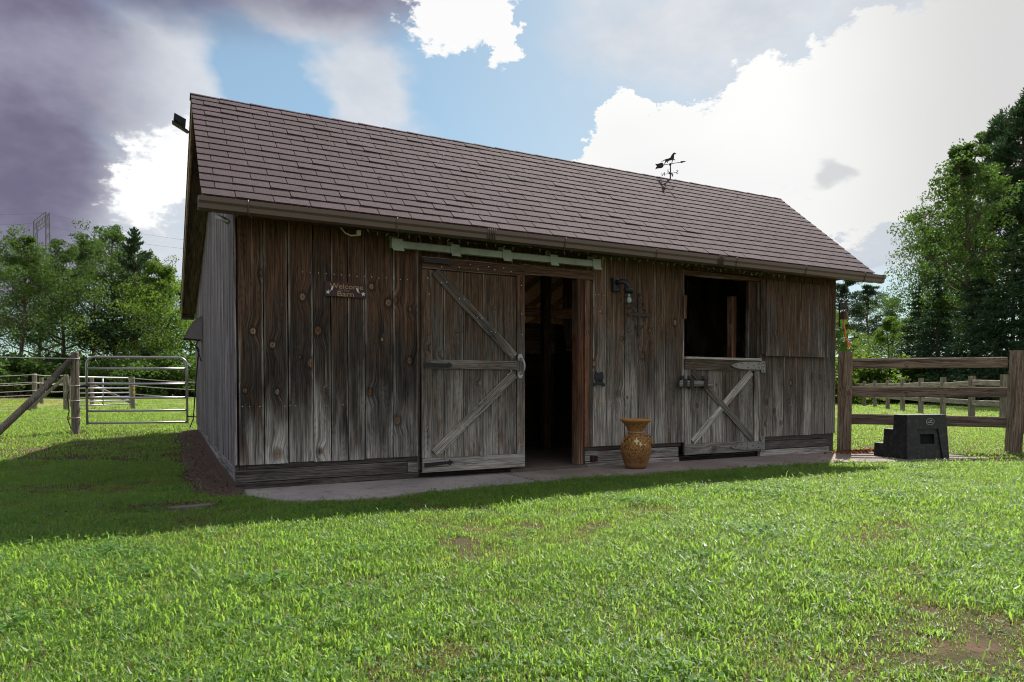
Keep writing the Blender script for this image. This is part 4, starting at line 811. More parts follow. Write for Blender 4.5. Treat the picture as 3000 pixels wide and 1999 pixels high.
hs = [(-0.175, 0.055), (-0.135, 0.075), (-0.105, 0.088), (-0.075, 0.095), (-0.03, 0.098), (0.0, 0.108), (0.025, 0.155), (0.055, 0.185), (0.068, 0.192), (0.085, 0.180), (0.108, 0.160), (0.104, 0.150), (0.080, 0.160), (0.066, 0.140), (0.066, 0.085), (0.058, 0.066), (0.085, 0.060), (0.086, 0.040), (0.078, 0.038), (0.074, 0.052), (0.045, 0.054), (0.032, 0.0), (0.022, 0.0), (0.030, 0.058), (-0.02, 0.055), (-0.048, 0.042), (-0.042, 0.015), (-0.052, 0.015), (-0.062, 0.045), (-0.085, 0.030), (-0.095, 0.0), (-0.106, 0.0), (-0.100, 0.036), (-0.088, 0.062), (-0.100, 0.074), (-0.135, 0.064)]
MB().prism([(a*1.15, b+0.008) for a, b in hs], A3, -0.003, 0.003).build('horse', M_IRON, wv)
cm = MB()
for v_ in (ad, an): cm.tube([Vector((WX, WY, RZ+0.105))-v_*0.11, Vector((WX, WY, RZ+0.105))+v_*0.11], 0.004, 6)
cm.build('cross_arms', M_IRON, wv)
for s_, dv in (('N', -ad), ('S', ad), ('E', an), ('W', -an)):
    me = text_mesh(s_, 0.085, 0.003); me.materials.clear(); me.materials.append(M_IRON)
    vx = ad if s_ in 'NS' else an
    p = Vector((WX, WY, RZ+0.105)) + dv*0.12; m_ = Matrix.Identity(4)
    for i, v in enumerate((-vx, Vector((0, 0, 1)), (-vx).cross(Vector((0, 0, 1))))):
        for j in range(3): m_[j][i] = v[j]
    m_.translation = p; obj('letter', me, None, wv, m_)

# floodlight at the gable peak
fx = thing('floodlight', 'black floodlight on a bracket at the gable peak', 'floodlight', (-0.34, 1.85, 4.15))
MB().tube([(-0.345, 1.80, 4.17), (-0.43, 1.80, 4.215), (-0.50, 1.80, 4.26)], 0.016, 8).build('bracket', M_RAKE, fx)['tone'] = [0, 1, 1]
MB().hexa([(-0.515, 1.74, 4.285), (-0.385, 1.74, 4.225), (-0.385, 1.86, 4.225), (-0.515, 1.86, 4.285), (-0.505, 1.74, 4.36), (-0.378, 1.74, 4.305), (-0.378, 1.86, 4.305), (-0.505, 1.86, 4.36)]).build('lamp_head', M_IRON, fx)
MB().hexa([(-0.53, 1.75, 4.255), (-0.36, 1.75, 4.165), (-0.36, 1.85, 4.165), (-0.53, 1.85, 4.255), (-0.53, 1.75, 4.273), (-0.36, 1.75, 4.183), (-0.36, 1.85, 4.183), (-0.53, 1.85, 4.273)]).build('shade', M_IRON, fx)

# vent hood with cord on the gable
hd_ = thing('vent_hood', 'grey metal vent hood on the silvered gable wall', 'vent hood', (-0.02, 5.95, 2.1))
y0, y1 = 5.72, 6.20
prof_ = [(-0.012, 2.31), (-0.14, 2.22), (-0.20, 2.12), (-0.305, 1.93), (-0.30, 1.92), (-0.012, 1.90)]
MB().prism(prof_, lambda a, b, d: (a, d, b), y0, y0+0.006).build('side_cheek', M_HOOD, hd_); MB().prism(prof_, lambda a, b, d: (a, d, b), y1-0.006, y1).build('side_cheek', M_HOOD, hd_)
MB().prism([(-0.012, 2.318), (-0.146, 2.226), (-0.207, 2.124), (-0.313, 1.925), (-0.307, 1.922), (-0.20, 2.12), (-0.14, 2.22), (-0.012, 2.31)], lambda a, b, d: (a, d, b), y0-0.006, y1+0.006).build('cover', M_HOOD, hd_)
o = MB().tube([(-0.06, 5.75, 1.90), (-0.09, 5.74, 1.86), (-0.12, 5.75, 1.79), (-0.08, 5.76, 1.75), (-0.06, 5.9, 1.72), (-0.06, 6.9, 1.29), (-0.06, 8.35, 0.40), (-0.12, 8.45, 0.22), (-0.10, 8.40, 0.17), (-0.04, 8.30, 0.16)], 0.012, 6).tube([(-0.12, 5.75, 1.79), (-0.07, 5.76, 1.66), (-0.03, 5.77, 1.52)], 0.010, 6).build('black_cable', M_IRON)
tag(o, 'thin black cable hanging down the gable wall from the vent hood', 'cable')

# dinner bell with rope at the far corner
bl_ = thing('bell_bracket', 'black iron horse bell bracket on the barn corner beside the fence', 'bell', (9.13, -0.05, 2.3))
B3 = lambda a, b, d: (9.13+a, -0.05+d, 2.345+b)
MB().tube([B3(-0.01, -0.03, 0), B3(0.30, -0.03, 0)], 0.010, 6).tube([B3(0, 0.08, 0), B3(0, -0.32, 0)], 0.014, 6).build('bracket', M_IRON, bl_)
hb = [(0.0, 0.0), (0.0, 0.055), (0.02, 0.075), (0.12, 0.085), (0.155, 0.135), (0.185, 0.150), (0.235, 0.115), (0.225, 0.100), (0.195, 0.110), (0.185, 0.05), (0.215, -0.01), (0.235, -0.03), (0.215, -0.03), (0.165, 0.02), (0.06, 0.025), (0.05, -0.03), (0.035, -0.03), (0.03, 0.02), (0.012, -0.03)]
MB().prism(hb, B3, -0.006, 0.006).build('horse', M_IRON, bl_)
MB().lathe([(0.012, 2.300), (0.040, 2.292), (0.058, 2.26), (0.066, 2.21), (0.080, 2.165), (0.085, 2.158), (0.070, 2.16)], 20, (9.235, -0.05, 0)).build('bell_cup', M_BRASS, bl_, smooth=True)
rp = [(9.235, 2.16), (9.222, 2.13), (9.232, 2.09), (9.25, 2.03), (9.272, 1.98), (9.282, 1.92), (9.288, 1.88), (9.32, 1.84)]
rm = MB().tube([(a, -0.05, b) for a, b in rp], 0.011, 8)
for k in range(9):
    q = random.uniform(-1, 1); rm.tube([(9.31, -0.05, 1.855), (9.335+q*.02, -0.05+q*.02, 1.80+random.uniform(-.01, .01)), (9.372+q*.015, -0.05-q*.02, 1.755), (9.37+q*.02, -0.05, 1.715), (9.33+q*.02, -0.05+q*.02, 1.702)], 0.008, 5)
rm.build('pull_rope', M_ORANGE, bl_, smooth=True)
# ------------------------------------------------------------------ mounting block
BX, BY_, BA = 8.97, -1.30, math.atan2(-0.18, 0.68)
Bm = Matrix.Translation((BX, BY_, 0)) @ Matrix.Rotation(BA, 4, 'Z')
bk = thing('mounting_block', 'black plastic three step mounting block beside the wooden fence', 'mounting block', (BX, BY_, 0))
W_, D_, H_ = 0.68, 0.62, 0.645
def flare(x, y, z): 
    k = (H_-z)/H_; return (x + (x/W_-0.35)*0.05*k*1.0, y - 0.03*k if y < 0.1 else y + 0.02*k, z)
st_ = [(0.07, 0.0), (0.07, H_), (0.26, H_), (0.26, 0.425), (0.44, 0.425), (0.44, 0.20), (D_, 0.20), (D_, 0.0)]
MB().prism(st_, lambda a, b, d: flare(d, a, b), 0.0, W_).build('steps', M_PLASTIC, bk, Bm); bv = bk.children[0].modifiers.new('soft_edges', 'BEVEL'); bv.width = 0.010; bv.segments = 2; bv.limit_method = 'ANGLE'
fp = MB()
def fq(pts, y0, y1): fp.prism(pts, lambda a, b, d: flare(a, d, b), y0, y1)
fq([(0, 0.44), (W_, 0.44), (W_, H_), (0, H_)], 0.0, 0.0695); fq([(0, 0), (0.10, 0), (0.155, 0.44), (0, 0.44)], 0.0, 0.0695); fq([(W_-0.10, 0), (W_, 0), (W_, 0.44), (W_-0.155, 0.44)], 0.0, 0.0695)
fp.build('front_panel', M_PLASTIC, bk, Bm)
ip = MB()
for pts in ([(0.10, 0), (W_-0.10, 0), (W_-0.12, 0.215), (0.12, 0.215)], [(0.12, 0.2155), (0.235, 0.2155), (0.235, 0.36), (0.143, 0.36)], [(0.47, 0.2155), (W_-0.12, 0.2155), (W_-0.143, 0.36), (0.47, 0.36)], [(0.143, 0.3605), (W_-0.143, 0.3605), (W_-0.154, 0.439), (0.154, 0.439)]):
    ip.prism(pts, lambda a, b, d: flare(a, d, b), 0.022, 0.045)
ip.build('recess_panel', M_PLASTIC, bk, Bm)
MB().box((0.236, 0.050, 0.216), (0.469, 0.068, 0.3595)).build('hole_shade', simple('painted_hole_shade', (0.004, 0.004, 0.004), 0.9), bk, Bm)  # near-black block paints the shade inside the hand hole
lg = MB(); cx, cz = 0.39, 0.545
for k in range(28):
    a0, a1 = 2*PI*k/28, 2*PI*(k+1)/28
    lg.add([(cx+r*math.cos(a)*1.5, -0.0105, cz+r*math.sin(a)) for a, r in ((a0, 0.044), (a1, 0.044), (a1, 0.049), (a0, 0.049))], [(0, 1, 2, 3)])
lg.prism([(cx-0.002, cz+0.002), (cx+0.008, cz+0.024), (cx+0.022, cz+0.020), (cx+0.040, cz+0.006), (cx+0.030, cz+0.003), (cx+0.016, cz+0.009), (cx+0.008, cz+0.001)], lambda a, b, d: (a, d, b), -0.0075, -0.0105)
lg.prism([(cx-0.038, cz+0.002), (cx-0.026, cz+0.006), (cx-0.016, cz+0.018), (cx-0.012, cz+0.014), (cx-0.020, cz+0.001)], lambda a, b, d: (a, d, b), -0.0075, -0.0105)
for k in range(9): lg.box((cx-0.044+k*0.0100, -0.0105, cz-0.020+0.002*(k % 2)), (cx-0.037+k*0.0100, -0.0075, cz-0.009))
lg.build('emblem', simple('emblem_silver', (0.38, 0.42, 0.40), 0.5), bk, Bm)

# ------------------------------------------------------------------ fence on the right
def post(name, x, y, h, w_, label, group, mat, rot=0.0, tone=(0, 1, 1), lean=(0, 0), top=None, knots=()):
    z0 = float(gz(x, y)); d = Vector((math.sin(rot), -math.cos(rot), 0))
    o = plank(name, None, Vector((x, y, z0-0.1)) + d*w_/2, Vector((x+lean[0], y+lean[1], z0+h)) + d*w_/2, w_, w_, d, mat, tone, knots, c=0.008)
    return tag(o, label, 'post', group)
FA = math.atan2(-1.47, 2.13)
post('fence_post', 9.345, 0.005, 1.63, 0.155, 'brown square fence post standing against the barn corner', None, M_FENCE, FA*0.35, (0.4, 0.2, 0.95), (0.02, 0), knots=[(0.0, 1.05, 0.03), (0.045, 0.78, 0.012), (-0.01, 0.3, 0.012)])
post('fence_post', 11.55, -1.42, 1.64, 0.175, 'thick brown square fence post at the picture edge beyond the mounting block', None, M_FENCE, FA, (0.3, 0.3, 1.0), (0.09, -0.02))
a_, b_ = Vector((9.42, -0.02, 0)), Vector((11.47, -1.36, 0)); fd = (b_-a_).normalized(); fn = Vector((fd.y, -fd.x, 0))
for (z0, z1, lab, tn) in ((1.435, 1.450, 'top rail of the brown three rail fence beside the barn', 0.95), (0.975, 0.970, 'middle rail of the brown three rail fence beside the barn', 0.85), (0.53, 0.485, 'bottom rail of the brown three rail fence behind the mounting block', 0.75)):
    o = plank('fence_rail', None, a_+Vector((0, 0, z0)) - fn*0.0, b_+Vector((0, 0, z1)), 0.172, 0.05, fn, M_FENCE, (0.2, 0.3, tn), [(0.02, 0.9, 0.02)], c=0.016, jit=0.008)
    tag(o, lab, 'rail')
# board gate continuing out of the frame
bg_ = thing('board_gate', 'grey vertical board gate hung on the fence post at the picture edge', 'gate', (11.66, -1.33, 0))
gd = Vector((0.93, -0.36, 0)); gn = Vector((-0.36, -0.93, 0))
for k in range(6):
    p = Vector((11.66, -1.33, 0)) + gd*(0.10+k*0.16); plank('board', bg_, p+Vector((0, 0, 0.28)), p+Vector((0, 0, 1.43)), 0.15, 0.025, gn, M_OLDFENCE, (0, 1, 1.1))
for z in (0.5, 1.2): plank('rail', bg_, Vector((11.66, -1.33, z))-gn*0.03, Vector((11.66, -1.33, z))-gn*0.03+gd*1.05, 0.12, 0.03, -gn, M_OLDFENCE, (0, 1, 1))
# far pasture fence
ORD = ['first', 'second', 'third', 'fourth', 'fifth', 'sixth', 'seventh', 'eighth', 'ninth', 'tenth', 'eleventh', 'twelfth', 'thirteenth', 'fourteenth']
fp_ = [(21.17, 3.60), (23.10, 5.54), (25.3, 7.75), (27.5, 9.95), (29.7, 12.15), (31.9, 14.35), (34.1, 16.55), (36.3, 18.75), (38.5, 20.95), (40.7, 23.15)]
for i, (x, y) in enumerate(fp_):
    post('pasture_post', x, y, 1.42, 0.15, 'grey post of the far pasture fence, %s counting from the thick near post' % ORD[i], 'far pasture fence posts', M_OLDFENCE, FA, (0, 1, 1.0))
for i in range(len(fp_)-1):
    for z in (1.17, 0.55):
        p, q = Vector((*fp_[i], z)), Vector((*fp_[i+1], z)); d = (q-p).normalized(); n_ = Vector((-d.y, d.x, 0))
        o = plank('pasture_rail', None, p+d*0.08+n_*0.03, q-d*0.08+n_*0.03+Vector((0, 0, random.uniform(-.05, .05))), 0.17, 0.04, n_, M_OLDFENCE, (0.2, 1, 1.5), c=0.012, jit=0.01)
        tag(o, '%s rail of the far pasture fence, %s bay from the thick near post' % ('upper' if z > 1 else 'lower', ORD[i]), 'rail', 'far pasture fence rails')

# ------------------------------------------------------------------ gates and rope fence on the left
def rpost(x, y, h, r, label, group=None, name='round_post'):
    z0 = float(gz(x, y)); o = MB().lathe([(r*1.03, -0.1), (r, 0.2), (r*0.97, h*0.6), (r*0.98, h-0.02), (r*0.85, h)], 12).build(name, M_OLDFENCE, None, Matrix.Translation((x, y, z0)), smooth=False)
    o['tone'] = [0.2, 1.0, 1.0]; return tag(o, label, 'post', group)
GPx, GPy = -2.17, 8.53
gpo = rpost(GPx, GPy, 1.61, 0.075, 'round grey gate post carrying the nearest tube gate latch')
o = MB().tube([(GPx-0.03, GPy, 1.66), (-2.75, 8.05, 0.90), (-3.40, 7.50, 0.10)], [0.052, 0.062, 0.066], 10).build('brace_pole', M_OLDFENCE); o['tone'] = [-0.5, 0.3, 0.6]; tag(o, 'dark slanting wooden brace pole leaning against the round gate post', 'pole')
def tube_gate(A, B, zb, zt, r, nb, label, rr=0.16):
    A = Vector(A); B = Vector(B); d = (B-A); ln = d.length; d.normalize(); g = thing('tube_gate', label, 'gate', tuple(A))
    up_ = Vector((0, 0, 1)); pts = [A+up_*zb]
    pts.append(A+up_*(zt-rr))
    for k in range(1, 7): a = PI/2*k/6; pts.append(A+d*rr*(1-math.cos(a))+up_*(zt-rr+rr*math.sin(a)))
    for k in range(7): a = PI/2*k/6; pts.append(A+d*(ln-rr*(1-math.sin(a)))+up_*(zt-rr+rr*math.cos(a)))
    pts.append(B+up_*zb); MB().tube(pts, r, 10).build('frame', M_GATE, g, smooth=True)
    hs_ = np.cumsum([0.0, 0.175, 0.19, 0.205, 0.225, 0.235])[:nb]; hs_ = hs_/hs_[-1]*(zt-zb-0.27) if nb > 1 else [0]
    for q in hs_: MB().tube([A+d*0.02+up_*(zb+0.03+q), B-d*0.02+up_*(zb+0.03+q)], r*0.92, 10).build('bar', M_GATE, g, smooth=True)
    return g
g1_ = tube_gate((-2.03, 9.22, 0.157), (-0.16, 8.78, 0.157), 0.13, 1.545, 0.024, 5, 'galvanised tube gate with rounded corners beside the barn')
MB().box((-2.20, 8.95, 1.06), (-1.98, 9.0, 1.10)).tube([(-2.15, 8.6, 1.10), (-2.05, 9.1, 1.12), (-2.02, 9.2, 1.05)], 0.02, 6).build('latch_chain', M_IRON, g1_)
for z in (1.20, 0.44): MB().tube([(-0.17, 8.78, z), (-0.05, 8.6, z), (0.0, 8.33, z)], 0.015, 6).build('hinge_pin', M_IRON, g1_)
g2_ = tube_gate((-3.72, 23.8, 0.23), (-1.80, 26.3, 0.24), 0.10, 1.25, 0.030, 6, 'far tube gate standing ajar between round posts', 0.14)
MB().tube([(-2.72, 25.1, 0.34), (-2.72, 25.1, 1.44)], 0.028, 8).build('upright', M_GATE, g2_, smooth=True)
for x, y, h, r, lab in ((-5.06, 25.34, 1.40, 0.085, 'round rope fence post leftmost beyond the lawn'), (-5.95, 34.26, 1.30, 0.09, 'small distant rope fence post behind the slanting pole'), (-3.87, 23.9, 1.34, 0.095, 'round post where the far tube gate hinges'), (-3.45, 29.9, 1.31, 0.09, 'round post seen through the far tube gate'), (-1.61, 23.7, 1.27, 0.085, 'round rope fence post with yellow insulators beyond the near gate')):
    ipo = rpost(x, y, h, r, lab)
o = MB().tube([(-3.95, 24.0, 1.42), (-5.2, 24.6, 0.20)], 0.06, 8).build('brace_pole', M_OLDFENCE); o['tone'] = [0, 1, 1.1]; tag(o, 'thin pale brace pole propping the far rope fence post', 'pole')
o = MB().tube([(-3.35, 30.0, 1.15), (-1.6, 29.0, 0.25)], 0.065, 8).build('brace_pole', M_OLDFENCE); o['tone'] = [0, 1, 1.0]; tag(o, 'slanting brace pole seen through the tube gates', 'pole')
def rope(p, q, sag, r, label, mat=None):
    p = Vector(p); q = Vector(q); pts = [p.lerp(q, k/12)-Vector((0, 0, sag*4*(k/12)*(1-k/12))) for k in range(13)]
    return tag(MB().tube(pts, r, 5).build('fence_rope', mat or M_ROPE), label, 'rope')
rope((-7.2, 8.2, 1.83), (GPx, GPy-0.078, 1.635), 0.06, 0.008, 'white top rope tied to the round gate post')
rope((-7.2, 8.2, 0.33), (GPx, GPy-0.078, 0.46), 0.0, 0.005, 'thin low white rope running to the round gate post')
for i, (z, sg_) in enumerate(((1.35, .03), (1.05, .03), (0.72, .02), (0.42, .02))):
    nm = ['top', 'second', 'third', 'lowest'][i]
    rope((-12.5, 26.5, z+0.12), (-5.06, 25.25, z+0.24), 0.10, 0.014, nm + ' rope of the far white fence left of its first post'); rope((-5.06, 25.25, z+0.24), (-3.87, 23.80, z+0.20), 0.04, 0.014, nm + ' rope of the far white fence beside the tube gate')
    if i < 3: rope((-1.61, 23.62, z+0.10), (2.5, 23.0, z-0.05), 0.08, 0.014, nm + ' rope of the far fence running behind the barn')
rope((-13.5, 35.5, 1.05), (-5.95, 34.2, 1.30), 0.10, 0.016, 'upper rope of the distant fence behind the slanting pole'); rope((-5.95, 34.2, 1.30), (-3.45, 29.85, 1.30), 0.10, 0.016, 'upper rope of the distant fence near the far gate'); rope((-13.5, 35.5, 0.6), (-5.95, 34.2, 0.72), 0.08, 0.016, 'lower rope of the distant fence behind the slanting pole')
for z in (1.63, 1.10, 0.80, 0.46): MB().torus((GPx, GPy, z), 0.078, 0.008, (0, 0, 1), 14, 5).build('wire_loop', M_ROPE, gpo)
for z in (0.85, 1.0, 0.6): MB().box((-1.60, 23.58, z), (-1.52, 23.66, z+0.07)).build('insulator', M_YEL, ipo)
o = MB().lathe([(0.0, 0), (0.03, 0.02), (0.03, 0.05), (0.0, 0.07)], 10).build('gate_handle', M_YEL, None, Matrix.Translation((-2.28, 8.50, 0.42))); tag(o, 'yellow gate handle hanging low on the round gate post', 'handle')
o = MB().tube([(-2.26, 8.46, 1.0), (-2.30, 8.46, 0.9), (-2.27, 8.45, 0.6), (-2.30, 8.46, 0.45), (-2.24, 8.44, 0.25)], 0.01, 6).build('black_wire', M_IRON); tag(o, 'black wire hanging beside the round gate post', 'wire')

# ------------------------------------------------------------------ lattice tower and power lines, far off
tw = thing('transmission_tower', 'steel lattice transmission tower rising behind the trees', 'tower', (-26.2, 227.0, 0))
def world(u, dep, z): 
    p = Vector((-0.7154, -7.4818, 0)) + (fw + rt*((u-1500)/2001.88))*dep; return Vector((p.x, p.y, z))
zt_ = lambda v, dep: 1.05 + (1137-v)/2001.88*dep
A0, A1 = world(111, 250, 0), world(147, 236, 0); ta_, tb_ = zt_(653, 250), zt_(625, 236)
cr_ = (A1-A0).normalized(); cn = Vector((-cr_.y, cr_.x, 0))
for base, tp, nm in ((A0, ta_, 'leg'), (A1, tb_, 'leg')):
    mb = MB(); q = 0.5
    cs = [(-q, -q), (q, -q), (q, q), (-q, q)]
    cor = lambda i, z: base + cr_*cs[i % 4][0]*(1+(tp-z)*0.02) + cn*cs[i % 4][1]*(1+(tp-z)*0.02) + Vector((0, 0, z))
    for i in range(4): mb.tube([cor(i, 0), cor(i, tp)], 0.10, 4)
    z = tp
    while z > 10:
        for i in range(4): mb.tube([cor(i, z), cor(i+1, z-3.2)], 0.055, 4); mb.tube([cor(i+1, z), cor(i, z-3.2)], 0.055, 4)
        z -= 3.2
    mb.build(nm, M_STEEL, tw)
mb = MB()
for dz in (0, -3.2):
    for s_ in (-0.7, 0.7): mb.tube([A0+cn*s_+Vector((0, 0, ta_+dz)), A1+cn*s_+Vector((0, 0, tb_+dz*0.99))], 0.12, 4)
for k in range(8):
    p = A0.lerp(A1, k/8); q = A0.lerp(A1, (k+1)/8); zp = ta_+(tb_-ta_)*k/8; zq = ta_+(tb_-ta_)*(k+1)/8
    for s_ in (-0.7, 0.7): mb.tube([p+cn*s_+Vector((0, 0, zp if k % 2 else zp-3.2)), q+cn*s_+Vector((0, 0, zq-3.2 if k % 2 else zq))], 0.07, 4)
mb.build('crossarm', M_STEEL, tw)
for (u0, v0, u1, v1, u2_, v2_, lab) in ((-200, 612, 146, 627, 640, 716, 'upper power line strung from the lattice tower across the sky'), (-200, 645, 112, 656, 640, 740, 'lower power line strung from the lattice tower across the sky'), (330, 760, 470, 785, 640, 818, 'power line low in the sky beside the roof edge')):
    d0, d1, d2 = 250, 240, 200
    pts = [world(u0, d0, zt_(v0, d0)), world(u1, d1, zt_(v1, d1)), world(u2_, d2, zt_(v2_, d2))]
    mb = MB()
    for p, q in zip(pts[:-1], pts[1:]): mb.tube([p.lerp(q, k/8)-Vector((0, 0, 1.2*4*(k/8)*(1-k/8))) for k in range(9)], 0.032, 4)
    tag(mb.build('power_line', M_WIRE), lab, 'power line')
# ------------------------------------------------------------------ trees
def quads(name, P, mat, mi=None, mats=None):
    n = len(P); me = bpy.data.meshes.new(name); me.vertices.add(4*n); me.vertices.foreach_set('co', P.reshape(-1).astype(np.float32))
    me.loops.add(4*n); me.loops.foreach_set('vertex_index', np.arange(4*n, dtype=np.int32)); me.polygons.add(n)
    me.polygons.foreach_set('loop_start', np.arange(0, 4*n, 4, dtype=np.int32)); me.polygons.foreach_set('loop_total', np.full(n, 4, np.int32))
    for m_ in (mats or [mat]): me.materials.append(m_)
    if mi is not None: me.polygons.foreach_set('material_index', mi.astype(np.int32))
    me.update(); me.validate(); return me
def unit(v): return v/np.maximum(np.linalg.norm(v, axis=-1, keepdims=True), 1e-9)
def leaf_quads(rng, C, size, asp=0.62, droop=0.0):
    """leaf-shaped (kite) faces at points C with random turn"""
    n = len(C); a = unit(rng.normal(size=(n, 3)) + np.array([0, 0, -droop])); b = unit(np.cross(a, rng.normal(size=(n, 3)))); s = size*rng.uniform(0.6, 1.3, (n, 1))
    l = a*s; w_ = b*s*asp*0.5
    return np.stack([C-l*0.5, C-l*0.05+w_, C+l*0.5, C-l*0.05-w_], 1)
def broadleaf(seed, H, R, base=0.25, n_limb=14, leaf=0.26, n_leaf=110, fork=False, lean=0.0, mat=None, spread=1.0, tight=1.0):
    rng = np.random.default_rng(seed); wood_ = MB(); cl = []
    top = Vector((lean*H, 0, H*0.93)); tr = [Vector((0, 0, -0.3))]
    for k in range(1, 7):
        f = k/6; tr.append(Vector((lean*H*f**1.3+rng.normal()*0.12, rng.normal()*0.12, H*0.93*f)))
    r0 = H*0.014
    wood_.tube(tr, [r0*1.25]+[r0*(1-0.85*k/6) for k in range(1, 7)], 7)
    def at(f): q = f*6; i = min(int(q), 5); return tr[i].lerp(tr[i+1], q-i)
    for k in range(n_limb):
        f = base + (0.97-base)*(k+rng.uniform(0, 0.8))/n_limb; p = at(f); az = rng.uniform(0, 2*PI) if not k else az + 2.4 + rng.normal()*0.4
        g_ = (f-base)/(1-base); env = R*(0.55+0.75*math.sin(PI*min(1, g_*0.85+0.22)))*(1-0.45*g_)*spread
        ln = env*rng.uniform(0.6, 1.15); el = 0.25+0.9*g_*rng.uniform(0.7, 1.1)
        d = Vector((math.cos(az)*math.cos(el), math.sin(az)*math.cos(el), math.sin(el)))
        pts = [p]; 
        for j in range(1, 5): pts.append(p + d*ln*j/4 + Vector((rng.normal()*0.1*ln*.3, rng.normal()*0.1*ln*.3, 0.10*ln*(j/4)**2)))
        rr = r0*0.5*(1-0.5*g_); wood_.tube(pts, [rr*(1-0.8*j/4) for j in range(5)], 5)
        for j in range(2, 5):
            for _ in range(3 if j < 4 else 4):
                q = pts[j] + Vector(rng.normal(size=3)*ln*0.24); 
                if rng.random() < 0.7: wood_.tube([pts[j], pts[j].lerp(q, 0.6)+Vector((0, 0, 0.1)), q], [rr*0.3, rr*0.2, rr*0.08], 4, cap=False)
                cl.append((q, (ln*rng.uniform(0.13, 0.24)+0.25)*tight))
    cl.append((top, R*0.22)); cl.append((top-Vector((0, 0, H*.05)), R*0.25))
    pts = []
    for q, r in cl:
        m_ = int(n_leaf*rng.uniform(0.5, 1.2)); v = rng.normal(size=(m_, 3)); v = unit(v)*rng.uniform(0.15, 1, (m_, 1))**0.45*r; v[:, 2] *= 0.62
        pts.append(np.array(q)+v)
    C = np.concatenate(pts); return wood_.mesh('trunk'), quads('crown', leaf_quads(rng, C, leaf, 0.7, 0.4), mat or M_LEAF)
def conifer(seed, H, R, base=0.12, whorls=26, dens=1.0, up_tip=False, mat=None, bark=None):
    rng = np.random.default_rng(seed); wood_ = MB(); wood_.tube([(0, 0, -0.3), (0, 0, H*0.5), (0.05, 0, H)], [H*0.016, H*0.010, 0.02], 7); P = []
    for k in range(whorls):
        f = base+(1-base)*(k+rng.uniform(0, 0.6))/whorls; z = H*f; ln0 = R*(1-(f-base)/(1-base))**0.75+0.12*R*(1-f)+0.18
        for b in range(6 if f < 0.9 else 5):
            az = rng.uniform(0, 2*PI); ln = ln0*rng.uniform(0.6, 1.15); tilt = (0.75 if up_tip and f > 0.72 else (0.30*f-0.22))+rng.normal()*0.08
            d = np.array([math.cos(az)*math.cos(tilt), math.sin(az)*math.cos(tilt), math.sin(tilt)]); sag = -0.12*ln
            m_ = max(5, int(ln*26*dens)); s = rng.uniform(0.12, 1.0, m_)**0.8; C = np.array([0, 0, z])+d*(s[:, None]*ln); C[:, 2] += sag*s**2 + 0.10*ln*s**4
            side = np.cross(d, [0, 0, 1]); C += side*(rng.normal(size=(m_, 1))*0.20*ln*(0.35+s[:, None]*0.6)); C[:, 2] += rng.normal(size=m_)*0.06*ln
            ax = unit(d + rng.normal(size=(m_, 3))*0.55 + (np.array([0, 0, 0.7]) if up_tip else np.array([0, 0, -0.15]))); bx = unit(np.cross(ax, rng.normal(size=(m_, 3)))); L_ = (0.30+0.22*rng.random((m_, 1)))*(0.8+R*0.06)
            P.append(np.stack([C-ax*L_*0.4, C+bx*L_*0.16, C+ax*L_*0.6, C-bx*L_*0.16], 1))
            if ln > 0.8: wood_.tube([(0, 0, z), tuple(np.array([0, 0, z])+d*ln*0.5+np.array([0, 0, sag*0.25])), tuple(np.array([0, 0, z])+d*ln*0.9+np.array([0, 0, sag*0.8]))], [0.05, 0.03, 0.01], 4, cap=False)
    return wood_.mesh('trunk'), quads('crown', np.concatenate(P), mat or M_NEEDLE)
def tall_pine(seed, H, R, start=0.45):
    rng = np.random.default_rng(seed); wood_ = MB(); tr = [Vector((rng.normal()*0.12, rng.normal()*0.12, H*k/7-0.3*(k == 0))) for k in range(8)]
    wood_.tube(tr, [H*0.013*(1-0.75*k/7) for k in range(8)], 8); P = []
    for k in range(46):
        f = start+(1-start)*(k+rng.random())/46; z = H*f; g_ = (f-start)/(1-start); ln = R*(0.5+0.6*math.sin(PI*(g_*0.75+0.15)))*(1-0.6*g_**2)*rng.uniform(0.5, 1.1); az = rng.uniform(0, 2*PI); el = 0.1+0.6*g_
        d = np.array([math.cos(az)*math.cos(el), math.sin(az)*math.cos(el), math.sin(el)]); p = np.array([0, 0, z]); wood_.tube([tuple(p), tuple(p+d*ln*0.6), tuple(p+d*ln)], [0.06, 0.04, 0.015], 4, cap=False)
        for c_ in range(4):
            q = p+d*ln*(0.45+0.18*c_)+rng.normal(size=3)*0.16*ln; m_ = 75; C = q+unit(rng.normal(size=(m_, 3)))*rng.uniform(0.05, 1, (m_, 1))**0.5*np.array([0.62, 0.62, 0.34])*(0.7+0.16*ln)
            ax = unit(C-q+np.array([0, 0, 0.35])+rng.normal(size=(m_, 3))*0.2); bx = unit(np.cross(ax, rng.normal(size=(m_, 3)))); L_ = 0.22+0.2*rng.random((m_, 1))
            P.append(np.stack([C-ax*L_*0.4, C+bx*L_*0.13, C+ax*L_*0.6, C-bx*L_*0.13], 1))
    return wood_.mesh('trunk'), quads('crown', np.concatenate(P), M_NEEDLE)
